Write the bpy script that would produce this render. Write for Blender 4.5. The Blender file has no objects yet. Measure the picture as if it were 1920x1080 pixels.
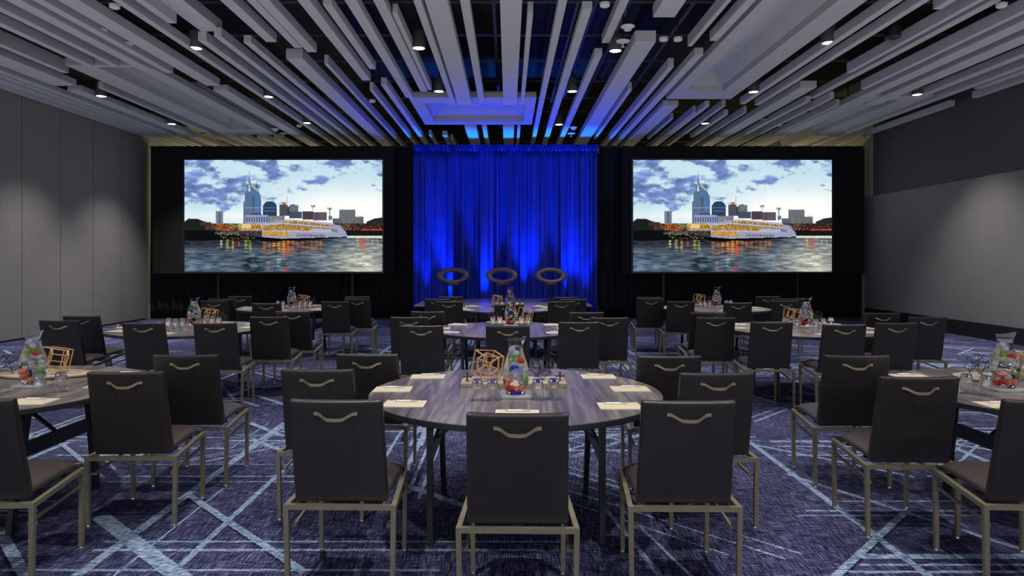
import bpy, bmesh, math, random
import numpy as np
from mathutils import Vector, Matrix

random.seed(7)
C = bpy.context.scene.collection
F = 1256.0; VX = 953.0; VY = 488.0; CH = 1.6      # focal length and vanishing point in pixels of a 1920 wide frame, eye height

# ------------------------------------------------------------------ camera, world, exposure
cd = bpy.data.cameras.new('camera'); cam = bpy.data.objects.new('camera', cd); C.objects.link(cam)
cam.location = (0, 0, CH); cam.rotation_euler = (math.pi/2, 0, 0)
cd.sensor_width = 36; cd.lens = F/1920*36
cd.shift_x = (960-VX)/1920; cd.shift_y = -(540-VY)/1920
cd.clip_start = 0.05; cd.clip_end = 100
bpy.context.scene.camera = cam
vs = bpy.context.scene.view_settings
vs.view_transform = 'Standard'; vs.look = 'None'; vs.gamma = 1; vs.use_curve_mapping = False
vs.exposure = 0.0
w = bpy.data.worlds.new('world'); bpy.context.scene.world = w; w.use_nodes = True
bg = w.node_tree.nodes['Background']
bg.inputs[0].default_value = (0.80, 0.82, 0.95, 1); bg.inputs[1].default_value = 0.25

# ------------------------------------------------------------------ lights of the room and added fill lights
def light(name, kind, loc, energy, color, rot=(0, 0, 0), **kw):
    l = bpy.data.lights.new(name, kind); l.energy = energy; l.color = color
    for k, v in kw.items(): setattr(l, k, v)
    o = bpy.data.objects.new(name, l); C.objects.link(o); o.location = loc; o.rotation_euler = rot
    return o
DL_H = 3.30
# downlights read off the photograph: (pixel column, pixel row of the lens)
DLP = [(367, 91, 'left of centre, nearest row in view'), (785.5, 91, 'just left of the room axis, nearest row in view'), (1154, 96, 'just right of the room axis, nearest row in view'), (1553, 81, 'right of centre, nearest row in view'),
       (190, 181, 'by the left wall, middle row'), (503, 182, 'left of centre, middle row'), (823, 172, 'just left of the room axis, beside the central coffer'), (1073, 172, 'just right of the room axis, beside the central coffer'), (1413, 173, 'right of centre, middle row'), (1720, 178, 'by the right wall, middle row'),
       (322, 233, 'by the left wall, row closest to the drapes'), (575, 231, 'above the left screen, row closest to the drapes'), (1048, 234, 'above the blue drape, row closest to the drapes'), (1322, 232, 'above the right screen, row closest to the drapes')]
def dl_xyz(px, py): d = DL_H*F/(VY-py); return ((px-VX)*d/F, d, CH+DL_H)
for (px, py, _) in DLP:
    X, d, Z = dl_xyz(px, py)
    light('downlight_beam', 'SPOT', (X, d, Z-0.03), 560 if abs(X) > 7 else (240 if d < 15 else 70), (1, 0.95, 0.88), spot_size=math.radians(92), spot_blend=0.9, shadow_soft_size=0.07)
for d in (1.8, 4.7, 7.7, 10.5):        # the rows over and behind the viewer
    for X in (-8.35, -5.0, -1.42, 1.45, 5.0, 8.35):
        if d > 10 and abs(X) < 8: continue
        light('downlight_beam', 'SPOT', (X, d, CH+DL_H-0.03), 600 if abs(X) > 7 else 360, (1, 0.95, 0.88), spot_size=math.radians(92), spot_blend=0.9, shadow_soft_size=0.07)
# soft fill light added unseen behind the viewer
light('rear_fill_light', 'AREA', (0, -2.6, 2.3), 300, (0.93, 0.96, 1.0), rot=(math.radians(90+38), 0, 0), shape='RECTANGLE', size=17.0, size_y=1.6)
# added upward fill lights without fixtures, brightening the undersides of the baffles
for d in (4.5, 8.0, 11.5, 15.0):
    for X in (-8.0, -4.0, 0.0, 4.0, 8.0):
        light('upward_fill_light', 'SPOT', (X, d, 1.15), 66 if d < 9 else (50 if d < 14 else 24), (0.95, 0.97, 1.0), rot=(math.radians(180), 0, 0), spot_size=math.radians(138), spot_blend=1.0, shadow_soft_size=0.0)
# warm house lights in the space behind the drapes
for X in (-9.0, -5.5, 5.5, 9.0):
    light('backstage_lamp', 'POINT', (X, 21.0, 3.4), 60, (1, 0.86, 0.5), shadow_soft_size=0.3)
# blue LED uplighters standing on the floor at the foot of the blue drape
UPX = (-2.2, -1.62, -0.60, 0.50, 1.62, 2.1)
for X in UPX:
    light('blue_uplight_beam', 'SPOT', (X, 17.70, 0.27), 1700 if abs(X) < 2 else 700, (0.0, 0.17, 1.0), rot=(math.radians(180-0.5), 0, 0), spot_size=math.radians(37), spot_blend=0.9, shadow_soft_size=0.06)
# wide blue wash from the same uplighters over the ceiling
for X in (-1.6, 0.0, 1.6):
    light('blue_uplight_wash', 'SPOT', (X, 17.5, 0.7), 560, (0.0, 0.03, 1.0), rot=(math.radians(180+24), 0, 0), spot_size=math.radians(80), spot_blend=1.0, shadow_soft_size=0.15)

# ------------------------------------------------------------------ materials
def N(nt, t, **kw):
    n = nt.nodes.new(t)
    for k, v in kw.items(): setattr(n, k, v)
    return n
def mat(name, col, rough=0.5, metal=0.0, **kw):
    m = bpy.data.materials.new(name); m.use_nodes = True
    b = m.node_tree.nodes['Principled BSDF']
    b.inputs['Base Color'].default_value = (*col, 1); b.inputs['Roughness'].default_value = rough; b.inputs['Metallic'].default_value = metal
    for k, v in kw.items():
        b.inputs[k.replace('_', ' ')].default_value = v
    return m
def noisy(m, scale, amount, vec=(1, 1, 1), bump=0.0, detail=4, bscale=None):
    nt = m.node_tree; b = nt.nodes['Principled BSDF']; base = tuple(b.inputs['Base Color'].default_value)
    tc = N(nt, 'ShaderNodeTexCoord'); mp = N(nt, 'ShaderNodeMapping'); mp.inputs['Scale'].default_value = vec
    nt.links.new(tc.outputs['Object'], mp.inputs[0])
    n = N(nt, 'ShaderNodeTexNoise'); n.inputs['Scale'].default_value = scale; n.inputs['Detail'].default_value = detail
    nt.links.new(mp.outputs[0], n.inputs['Vector'])
    r = N(nt, 'ShaderNodeValToRGB')
    lo = [c*(1-amount) for c in base[:3]]; hi = [min(1, c*(1+amount)) for c in base[:3]]
    r.color_ramp.elements[0].position = 0.3; r.color_ramp.elements[1].position = 0.7
    r.color_ramp.elements[0].color = (*lo, 1); r.color_ramp.elements[1].color = (*hi, 1)
    nt.links.new(n.outputs[0], r.inputs[0]); nt.links.new(r.outputs[0], b.inputs['Base Color'])
    if bump:
        n2 = N(nt, 'ShaderNodeTexNoise'); n2.inputs['Scale'].default_value = bscale or scale; n2.inputs['Detail'].default_value = 3
        nt.links.new(tc.outputs['Object'], n2.inputs['Vector'])
        bp = N(nt, 'ShaderNodeBump'); bp.inputs['Strength'].default_value = bump; bp.inputs['Distance'].default_value = 0.005
        nt.links.new(n2.outputs[0], bp.inputs['Height']); nt.links.new(bp.outputs[0], b.inputs['Normal'])
    return m
M = {}
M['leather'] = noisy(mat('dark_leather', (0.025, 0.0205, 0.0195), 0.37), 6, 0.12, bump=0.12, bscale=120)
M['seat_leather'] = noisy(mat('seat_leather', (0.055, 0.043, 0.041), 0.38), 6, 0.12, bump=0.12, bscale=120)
M['bronze'] = noisy(mat('champagne_metal', (0.27, 0.24, 0.165), 0.42, 0.5), 30, 0.08)
M['handle'] = noisy(mat('handle_metal', (0.36, 0.31, 0.20), 0.36, 0.65), 30, 0.08)
M['glide'] = noisy(mat('glide_steel', (0.7, 0.7, 0.72), 0.2, 0.9), 20, 0.05)
M['black'] = noisy(mat('black_metal', (0.012, 0.013, 0.016), 0.45), 20, 0.1)
M['rim'] = noisy(mat('table_edge_band', (0.022, 0.024, 0.028), 0.45), 20, 0.1)
M['baffle'] = noisy(mat('baffle_felt', (0.52, 0.52, 0.54), 0.85), 3, 0.05, bump=0.1, bscale=60)
M['coffer'] = noisy(mat('coffer_paint', (0.47, 0.47, 0.48), 0.85), 2, 0.04)
M['plenum'] = noisy(mat('plenum_black', (0.0022, 0.0022, 0.003), 0.9), 1, 0.3)
M['rail'] = noisy(mat('rail_dark', (0.07, 0.07, 0.075), 0.6), 5, 0.1)
M['cream'] = noisy(mat('cream_wall_paint', (0.50, 0.46, 0.32), 0.8), 1.5, 0.06)
M['blackdrape'] = noisy(mat('black_drape_cloth', (0.006, 0.006, 0.0075), 0.9), 3, 0.2)
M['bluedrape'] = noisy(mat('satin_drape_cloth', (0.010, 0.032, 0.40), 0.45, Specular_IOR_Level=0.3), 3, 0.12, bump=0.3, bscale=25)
M['stage_top'] = noisy(mat('stage_deck', (0.22, 0.21, 0.23), 0.35), 3, 0.1)
M['white'] = noisy(mat('white_plastic', (0.75, 0.75, 0.74), 0.4), 10, 0.03)
M['can'] = noisy(mat('lamp_can_grey', (0.10, 0.10, 0.10), 0.5), 10, 0.1)
M['paper'] = noisy(mat('cream_paper', (0.62, 0.54, 0.40), 0.7), 8, 0.04)
M['paperline'] = noisy(mat('pad_border', (0.74, 0.69, 0.57), 0.7), 8, 0.04)
M['pen'] = noisy(mat('white_pen', (0.85, 0.85, 0.85), 0.25), 10, 0.02)
M['gold'] = noisy(mat('brass_wood_bars', (0.72, 0.47, 0.22), 0.35, 0.5), 30, 0.2)
M['board'] = noisy(mat('weathered_board', (0.42, 0.34, 0.25), 0.6), 4, 0.35, vec=(1, 8, 8))
M['coaster'] = noisy(mat('grey_stone_tile', (0.42, 0.42, 0.43), 0.25), 8, 0.2)
M['red'] = noisy(mat('strawberry_red', (0.75, 0.05, 0.03), 0.35), 30, 0.4)
M['pink'] = noisy(mat('strawberry_slice', (0.85, 0.25, 0.17), 0.35), 20, 0.4)
M['green'] = noisy(mat('lime_green', (0.22, 0.5, 0.08), 0.4), 20, 0.4)
M['ringleather'] = noisy(mat('brown_ring_leather', (0.17, 0.115, 0.11), 0.33), 6, 0.15, bump=0.1, bscale=80)
g = mat('clear_glass', (0.97, 0.98, 1.0), 0.01, Transmission_Weight=1.0, IOR=1.48); M['glass'] = g
g = mat('jug_glass_and_water', (0.93, 0.96, 0.98), 0.03, Transmission_Weight=1.0, IOR=1.22); M['jug'] = g
m = mat('clouded_ice', (0.8, 0.84, 0.86), 0.15, Transmission_Weight=0.35, IOR=1.1); M['ice'] = m
# lamp face
m = bpy.data.materials.new('lamp_face'); m.use_nodes = True; nt = m.node_tree; nt.nodes.clear()
o = N(nt, 'ShaderNodeOutputMaterial'); e = N(nt, 'ShaderNodeEmission'); e.inputs[0].default_value = (1, 0.97, 0.92, 1); e.inputs[1].default_value = 12
nt.links.new(e.outputs[0], o.inputs[0]); M['lamp'] = m
m = bpy.data.materials.new('blue_led_face'); m.use_nodes = True; nt = m.node_tree; nt.nodes.clear()
o = N(nt, 'ShaderNodeOutputMaterial'); e = N(nt, 'ShaderNodeEmission'); e.inputs[0].default_value = (0.05, 0.1, 1, 1); e.inputs[1].default_value = 6
nt.links.new(e.outputs[0], o.inputs[0]); M['led'] = m
# wood laminate with grain running away from the camera
m = mat('walnut_laminate', (0.1, 0.09, 0.08), 0.28); nt = m.node_tree; b = nt.nodes['Principled BSDF']
tc = N(nt, 'ShaderNodeTexCoord'); mp = N(nt, 'ShaderNodeMapping'); mp.inputs['Scale'].default_value = (16, 1.3, 1)
nt.links.new(tc.outputs['Object'], mp.inputs[0])
n1 = N(nt, 'ShaderNodeTexNoise'); n1.inputs['Scale'].default_value = 1.6; n1.inputs['Detail'].default_value = 7; n1.inputs['Distortion'].default_value = 0.9
nt.links.new(mp.outputs[0], n1.inputs['Vector'])
mp2 = N(nt, 'ShaderNodeMapping'); mp2.inputs['Scale'].default_value = (4.4, 0.35, 1); nt.links.new(tc.outputs['Object'], mp2.inputs[0])
n2 = N(nt, 'ShaderNodeTexNoise'); n2.inputs['Scale'].default_value = 1.3; n2.inputs['Detail'].default_value = 2; nt.links.new(mp2.outputs[0], n2.inputs['Vector'])
ad = N(nt, 'ShaderNodeMath', operation='ADD'); nt.links.new(n1.outputs[0], ad.inputs[0]); nt.links.new(n2.outputs[0], ad.inputs[1])
hf = N(nt, 'ShaderNodeMath', operation='MULTIPLY'); hf.inputs[1].default_value = 0.5; nt.links.new(ad.outputs[0], hf.inputs[0])
r = N(nt, 'ShaderNodeValToRGB'); r.color_ramp.elements[0].position = 0.36; r.color_ramp.elements[1].position = 0.64
r.color_ramp.elements[0].color = (0.062, 0.054, 0.058, 1); r.color_ramp.elements[1].color = (0.32, 0.285, 0.275, 1)
el = r.color_ramp.elements.new(0.5); el.color = (0.155, 0.135, 0.135, 1)
nt.links.new(hf.outputs[0], r.inputs[0]); nt.links.new(r.outputs[0], b.inputs['Base Color'])
M['wood'] = m
# fabric wall panel
def wallmat(name, col, seams):
    m = mat(name, col, 0.85); nt = m.node_tree; b = nt.nodes['Principled BSDF']
    tc = N(nt, 'ShaderNodeTexCoord'); sp = N(nt, 'ShaderNodeSeparateXYZ'); nt.links.new(tc.outputs['Object'], sp.inputs[0])
    n = N(nt, 'ShaderNodeTexNoise'); n.inputs['Scale'].default_value = 1.0; n.inputs['Detail'].default_value = 5
    mp = N(nt, 'ShaderNodeMapping'); mp.inputs['Scale'].default_value = (1, 60, 2); nt.links.new(tc.outputs['Object'], mp.inputs[0]); nt.links.new(mp.outputs[0], n.inputs['Vector'])
    r = N(nt, 'ShaderNodeValToRGB'); r.color_ramp.elements[0].position = 0.3; r.color_ramp.elements[1].position = 0.7
    r.color_ramp.elements[0].color = (*[c*0.93 for c in col], 1); r.color_ramp.elements[1].color = (*[c*1.07 for c in col], 1)
    nt.links.new(n.outputs[0], r.inputs[0]); out = r.outputs[0]
    if seams:
        a = N(nt, 'ShaderNodeMath', operation='SUBTRACT'); a.inputs[1].default_value = 13.5; nt.links.new(sp.outputs[1], a.inputs[0])
        p = N(nt, 'ShaderNodeMath', operation='PINGPONG'); p.inputs[1].default_value = 0.58; nt.links.new(a.outputs[0], p.inputs[0])
        c = N(nt, 'ShaderNodeMath', operation='LESS_THAN'); c.inputs[1].default_value = 0.008; nt.links.new(p.outputs[0], c.inputs[0])
        mx = N(nt, 'ShaderNodeMix', data_type='RGBA'); nt.links.new(c.outputs[0], mx.inputs[0]); nt.links.new(out, mx.inputs[6]); mx.inputs[7].default_value = (*[c_*0.25 for c_ in col], 1)
        out = mx.outputs[2]
    nt.links.new(out, b.inputs['Base Color']); return m
M['wall'] = wallmat('grey_fabric_panels', (0.23, 0.215, 0.205), True)
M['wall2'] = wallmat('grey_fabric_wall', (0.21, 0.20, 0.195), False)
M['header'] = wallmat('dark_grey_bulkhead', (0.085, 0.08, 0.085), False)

# ------------------------------------------------------------------ carpet
def carpet():
    m = mat('patterned_carpet', (0.02, 0.02, 0.05), 0.95); nt = m.node_tree; b = nt.nodes['Principled BSDF']; L = nt.links
    b.inputs['Specular IOR Level'].default_value = 0.15
    def math_(op, a, bb=None, c=None):
        n = N(nt, 'ShaderNodeMath', operation=op)
        for i, v in enumerate((a, bb, c)):
            if v is None: continue
            if isinstance(v, (int, float)): n.inputs[i].default_value = v
            else: L.new(v, n.inputs[i])
        return n.outputs[0]
    tc = N(nt, 'ShaderNodeTexCoord'); sp = N(nt, 'ShaderNodeSeparateXYZ'); L.new(tc.outputs['Object'], sp.inputs[0])
    x, y = sp.outputs[0], sp.outputs[1]
    def noise(scale, vec, detail=3):
        mp = N(nt, 'ShaderNodeMapping'); mp.inputs['Scale'].default_value = vec; L.new(tc.outputs['Object'], mp.inputs[0])
        n = N(nt, 'ShaderNodeTexNoise'); n.inputs['Scale'].default_value = scale; n.inputs['Detail'].default_value = detail; L.new(mp.outputs[0], n.inputs['Vector'])
        return n.outputs[0]
    jit = math_('MULTIPLY', math_('SUBTRACT', noise(55, (1, 1, 1), 2), 0.5), 0.016)
    px = math_('SUBTRACT', math_('FLOORED_MODULO', math_('ADD', x, 3.0), 6.0), 3.0)
    py = math_('ADD', math_('FLOORED_MODULO', math_('SUBTRACT', y, 3.3), 4.0), 3.3)
    # measured stripes: (x0, y0, x1, y1, half width)
    S = [(-2.19, 3.4, -2.19, 6.6, .030), (-1.72, 3.3, -1.72, 5.3, .020), (-2.0, 3.3, -2.0, 4.7, .007), (-2.55, 4.2, -1.60, 3.32, .050),
         (-2.21, 4.6, -1.05, 3.44, .024), (-2.75, 3.46, -.35, 3.46, .012), (-2.3, 3.81, .3, 3.81, .010), (-2.3, 3.70, .2, 3.70, .014),
         (-2.9, 5.25, -1.2, 5.25, .008), (-2.9, 4.96, -.9, 4.96, .012), (-2.9, 4.84, -.9, 4.84, .007), (-2.55, 6.6, -2.05, 6.1, .028),
         (-2.3, 6.0, -1.85, 5.58, .028), (-1.0, 5.0, -1.0, 7.2, .014), (-.78, 4.75, -.78, 6.9, .02), (-.69, 4.75, -.69, 7.0, .012), (-.6, 4.5, -.6, 6.6, .012),
         (-.72, 4.76, -.28, 4.36, .03), (2.13, 3.3, 2.13, 5.9, .024), (1.63, 3.36, 2.56, 4.3, .022), (2.085, 5.86, 3.0, 4.95, .02),
         (2.08, 5.02, 2.85, 3.7, .02), (.2, 4.63, 1.2, 3.64, .008), (.3, 4.75, 1.5, 3.6, .009), (.4, 5.1, .95, 4.55, .012), (.45, 5.2, 1.1, 4.5, .008), (.35, 4.95, .8, 4.5, .006),
         (.60, 4.4, .80, 3.3, .016), (.70, 4.4, .96, 3.3, .010), (.5, 5.65, 1.2, 6.35, .012), (.5, 5.45, 1.4, 6.35, .010), (.45, 5.9, .9, 6.35, .010),
         (2.1, 4.45, 3.0, 4.45, .01), (1.9, 4.28, 3.0, 4.28, .014), (1.8, 4.2, 3.0, 4.2, .008), (1.9, 3.62, 3.0, 3.62, .03), (1.85, 3.52, 3.0, 3.52, .01), (1.75, 3.44, 3.0, 3.44, .014),
         (2.3, 5.5, 3.0, 5.5, .014), (2.4, 5.8, 3.0, 5.1, .01), (2.5, 6.0, 3.0, 5.5, .01), (1.2, 5.5, 2.0, 5.5, .007), (1.1, 6.1, 1.9, 6.1, .01),
         (-3.0, 3.95, -2.4, 3.35, .03), (-3.0, 3.6, -2.75, 3.35, .03), (-3.0, 6.05, -2.3, 6.05, .01), (-3.0, 5.7, -2.4, 5.7, .014), (1.5, 4.7, 1.15, 4.35, .01), (1.35, 3.9, 1.6, 3.65, .01)]
    rng = random.Random(11)
    for k in range(34):      # the upper part of the repeat, bundles of two or three parallel strokes
        fam = rng.choice((0, 0, 1, 1, 2, 3)); cx = rng.uniform(-2.8, 2.4); cy = rng.uniform(5.6, 7.0); ln = rng.uniform(.6, 1.6)
        for j in range(rng.choice((1, 2, 3))):
            off = j*rng.uniform(.07, .14); wd = rng.choice((.007, .01, .014, .02))
            if fam == 0: S.append((cx, cy+off, cx+ln, cy+off, wd))
            elif fam == 1: S.append((cx+off, cy-ln*.8, cx+off, cy+ln*.5, wd)) if cy-ln*.8 > 5.3 else None
            elif fam == 2: S.append((cx+off, cy-.3, cx+off+ln*.6, cy-.3+ln*.6, wd))
            else: S.append((cx+off, cy+.25, cx+off+ln*.6, cy+.25-ln*.6, wd))
    total = None; dark_edge = None; cache = {}
    for (x0, y0, x1, y1, hw) in S:
        dx, dy = x1-x0, y1-y0; ln = math.hypot(dx, dy); a = round(math.degrees(math.atan2(dy, dx))/3)*3 % 180
        if a not in cache:
            c, s = math.cos(math.radians(a)), math.sin(math.radians(a))
            u = math_('ADD', math_('MULTIPLY', px, c), math_('MULTIPLY', py, s))
            v = math_('ADD', math_('SUBTRACT', math_('MULTIPLY', py, c), math_('MULTIPLY', px, s)), jit)
            cache[a] = (u, v, c, s)
        u, v, c, s = cache[a]; mx_, my_ = (x0+x1)/2, (y0+y1)/2
        uc = mx_*c+my_*s; vc = my_*c-mx_*s
        f = math_('MULTIPLY', math_('COMPARE', v, vc, hw), math_('COMPARE', u, uc, ln/2))
        total = f if total is None else math_('ADD', total, f)
        if hw >= .02 and a in (45, 135):  # dark pattern line along one side of the broad diagonal stripes
            f2 = math_('MULTIPLY', math_('COMPARE', v, vc+(1 if a == 135 else -1)*hw*1.3, hw*.3), math_('COMPARE', u, uc, ln/2))
            dark_edge = f2 if dark_edge is None else math_('MAXIMUM', dark_edge, f2)
    total = math_('MINIMUM', total, 1.0)
    wx = noise(1, (9, 170, 1), 3); wy = noise(1, (170, 9, 1), 3); big = noise(1.1, (1, 1, 1), 3); gr = noise(170, (1, 1, 1), 2)
    weave = math_('ADD', math_('MULTIPLY', wx, .5), math_('MULTIPLY', wy, .5))
    keep = math_('GREATER_THAN', math_('ADD', weave, math_('MULTIPLY', big, .12)), 0.515)
    dens = math_('MULTIPLY', total, math_('ADD', math_('MULTIPLY', keep, .72), .18))
    v1 = math_('ADD', math_('MULTIPLY', weave, .72), math_('MULTIPLY', gr, .28))
    v1 = math_('ADD', v1, math_('MULTIPLY', math_('SUBTRACT', big, .5), .10))
    r = N(nt, 'ShaderNodeValToRGB'); e = r.color_ramp.elements
    e[0].position = .44; e[0].color = (0.004, 0.006, 0.022, 1); e[1].position = .585; e[1].color = (0.20, 0.20, 0.38, 1)
    q = e.new(.505); q.color = (0.014, 0.018, 0.062, 1)
    L.new(v1, r.inputs[0])
    st = N(nt, 'ShaderNodeValToRGB'); st.color_ramp.elements[0].position = .40; st.color_ramp.elements[1].position = .62
    st.color_ramp.elements[0].color = (0.05, 0.16, 0.40, 1); st.color_ramp.elements[1].color = (0.52, 0.60, 0.66, 1); L.new(noise(1, (18, 120, 1), 3), st.inputs[0])
    mx0 = N(nt, 'ShaderNodeMix', data_type='RGBA'); L.new(math_('MULTIPLY', dark_edge, .8), mx0.inputs[0]); L.new(r.outputs[0], mx0.inputs[6]); mx0.inputs[7].default_value = (0.004, 0.004, 0.012, 1)
    mx = N(nt, 'ShaderNodeMix', data_type='RGBA'); L.new(dens, mx.inputs[0]); L.new(mx0.outputs[2], mx.inputs[6]); L.new(st.outputs[0], mx.inputs[7])
    L.new(mx.outputs[2], b.inputs['Base Color'])
    return m
M['carpet'] = carpet()

# ------------------------------------------------------------------ mesh helpers
def obj(name, bm, m, parent=None, smooth=None):
    me = bpy.data.meshes.new(name); bm.normal_update(); bm.to_mesh(me); bm.free()
    if m is not None: me.materials.append(m)
    if smooth is not None:
        me.polygons.foreach_set('use_smooth', [True]*len(me.polygons))
        if smooth < 180: me.set_sharp_from_angle(angle=math.radians(smooth))
    o = bpy.data.objects.new(name, me); C.objects.link(o)
    if parent is not None: o.parent = parent
    return o
def tag(o, label=None, cat=None, group=None, kind=None):
    if label: o['label'] = label
    if cat: o['category'] = cat
    if group: o['group'] = group
    if kind: o['kind'] = kind
    return o
def empty(name, loc, label=None, cat=None, group=None, rz=0):
    o = bpy.data.objects.new(name, None); C.objects.link(o); o.location = loc; o.rotation_euler = (0, 0, rz); o.empty_display_size = 0.1
    return tag(o, label, cat, group)
def struct(name, bm, m, parent=None, smooth=None):
    o = obj(name, bm, m, parent, smooth)
    if parent is None: o['kind'] = 'structure'
    return o
def copy_tree(o, parent=None):
    c = o.copy(); C.objects.link(c)
    if parent is not None: c.parent = parent
    for ch in list(o.children): copy_tree(ch, c)
    return c
def box(bm, c, s, bev=0, seg=2, rot=None):
    r = bmesh.ops.create_cube(bm, size=1); vs_ = r['verts']
    bmesh.ops.scale(bm, vec=s, verts=vs_)
    if bev:
        es = list({e for v in vs_ for e in v.link_edges})
        r2 = bmesh.ops.bevel(bm, geom=es, offset=bev, segments=seg, affect='EDGES', profile=0.6)
        vs_ = list({v for f in r2['faces'] for v in f.verts} | {v for v in vs_ if v.is_valid})
    if rot is not None: bmesh.ops.rotate(bm, cent=(0, 0, 0), matrix=rot, verts=vs_)
    bmesh.ops.translate(bm, vec=c, verts=vs_)
    return vs_
def bar(bm, p0, p1, w0, h0, w1=None, h1=None, up=(0, 0, 1)):
    p0, p1 = Vector(p0), Vector(p1); d = (p1-p0).normalized(); up = Vector(up)
    if abs(d.dot(up)) > 0.98: up = Vector((0, 1, 0))
    sx = d.cross(up).normalized(); sz = sx.cross(d).normalized()
    w1 = w0 if w1 is None else w1; h1 = h0 if h1 is None else h1; vv = []
    for p, w_, h_ in ((p0, w0, h0), (p1, w1, h1)):
        for a, b_ in ((-1, -1), (1, -1), (1, 1), (-1, 1)): vv.append(bm.verts.new(p+sx*a*w_/2+sz*b_*h_/2))
    for f in ((0, 1, 2, 3), (7, 6, 5, 4), (0, 4, 5, 1), (1, 5, 6, 2), (2, 6, 7, 3), (3, 7, 4, 0)): bm.faces.new([vv[i] for i in f])
def rod(bm, p0, p1, r, n=6):
    p0, p1 = Vector(p0), Vector(p1); d = (p1-p0).normalized(); up = Vector((0, 0, 1)) if abs(d.z) < .95 else Vector((0, 1, 0))
    sx = d.cross(up).normalized(); sz = sx.cross(d); rings = []
    for p in (p0, p1): rings.append([bm.verts.new(p+(sx*math.cos(2*math.pi*k/n)+sz*math.sin(2*math.pi*k/n))*r) for k in range(n)])
    for k in range(n): bm.faces.new((rings[0][k], rings[0][(k+1) % n], rings[1][(k+1) % n], rings[1][k]))
    bm.faces.new(rings[0][::-1]); bm.faces.new(rings[1])
def lathe(bm, prof, n=32, cap=True, c=(0, 0, 0)):
    rings = []
    for r_, z in prof: rings.append([bm.verts.new((c[0]+r_*math.cos(2*math.pi*k/n), c[1]+r_*math.sin(2*math.pi*k/n), c[2]+z)) for k in range(n)])
    for a, b_ in zip(rings, rings[1:]):
        for k in range(n): bm.faces.new((a[k], a[(k+1) % n], b_[(k+1) % n], b_[k]))
    if cap: bm.faces.new(rings[0][::-1]); bm.faces.new(rings[-1])
    return rings
BM = bmesh.new

# ------------------------------------------------------------------ room shell
XL, XR, YB, YF = -9.80, 9.64, 24.0, -3.0
b = BM(); box(b, (0, (YB+YF)/2, -0.05), (23, YB-YF, 0.1)); struct('floor', b, M['carpet'])
b = BM(); box(b, (0, (YB+YF)/2, 6.55), (23, YB-YF, 0.1)); struct('ceiling', b, M['plenum'])
b = BM(); box(b, (XL-0.1, (18.26+YF)/2, 3.25), (0.2, 18.26-YF, 6.5)); struct('wall_left', b, M['wall'])
b = BM(); box(b, (XR+0.1, (18.1+YF)/2, (1.6+0.1765*XR)/2), (0.2, 18.1-YF, 1.6+0.1765*XR)); struct('wall_right', b, M['wall2'])
zt = 1.6+0.1765*XR
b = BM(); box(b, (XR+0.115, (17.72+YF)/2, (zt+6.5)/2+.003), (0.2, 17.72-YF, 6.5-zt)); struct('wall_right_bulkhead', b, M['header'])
b = BM(); box(b, (0, YB+0.1, 3.25), (23, 0.2, 6.5)); struct('wall_back', b, M['plenum'])
b = BM(); box(b, (XL-0.11, (YB+18.26)/2, 3.25), (0.22, YB-18.26, 6.5)); struct('wall_left_backstage', b, M['cream'])
b = BM(); box(b, (XR+0.11, (YB+18.1)/2, 3.25), (0.2, YB-18.1, 6.5)); box(b, (XR+0.115, 17.91, (zt+6.5)/2+.003), (.19, .38, 6.5-zt)); struct('wall_right_backstage', b, M['cream'])
b = BM(); box(b, (XL-0.1, (18.12+YF)/2, 4.965), (0.24, 18.12-YF, 0.12)); struct('trim_1', b, M['black'])
b = BM(); box(b, (XL+0.006, (18.1+YF)/2, 0.02), (0.012, 18.1-YF, 0.04)); struct('baseboard_left', b, M['black'])
b = BM(); box(b, (XR-0.006, (18.1+YF)/2, 0.16), (0.012, 18.1-YF, 0.32)); struct('baseboard_right', b, M['black'])
# plenum rails and conduits
k = 2
for i in range(10):
    b = BM(); box(b, (0, 8.8+1.524*i, 5.58), (19.3, 0.03, 0.03)); struct('trim_%d' % k, b, M['rail']); k += 1
for s, H in ((-0.057, 4.3), (0.27, 4.25), (0.72, 4.2), (-.15, 4.4), (.34, 4.4), (.47, 4.3)):
    b = BM(); rod(b, (s*H, 4, CH+H), (s*H, 22, CH+H), 0.035, 10); struct('trim_%d' % k, b, M['rail'], smooth=60); k += 1

# ------------------------------------------------------------------ ceiling baffles
FAR = 20.6
def D(H, y): return H*F/(VY-y)
L_, U_ = 3.30, 3.44
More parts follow.
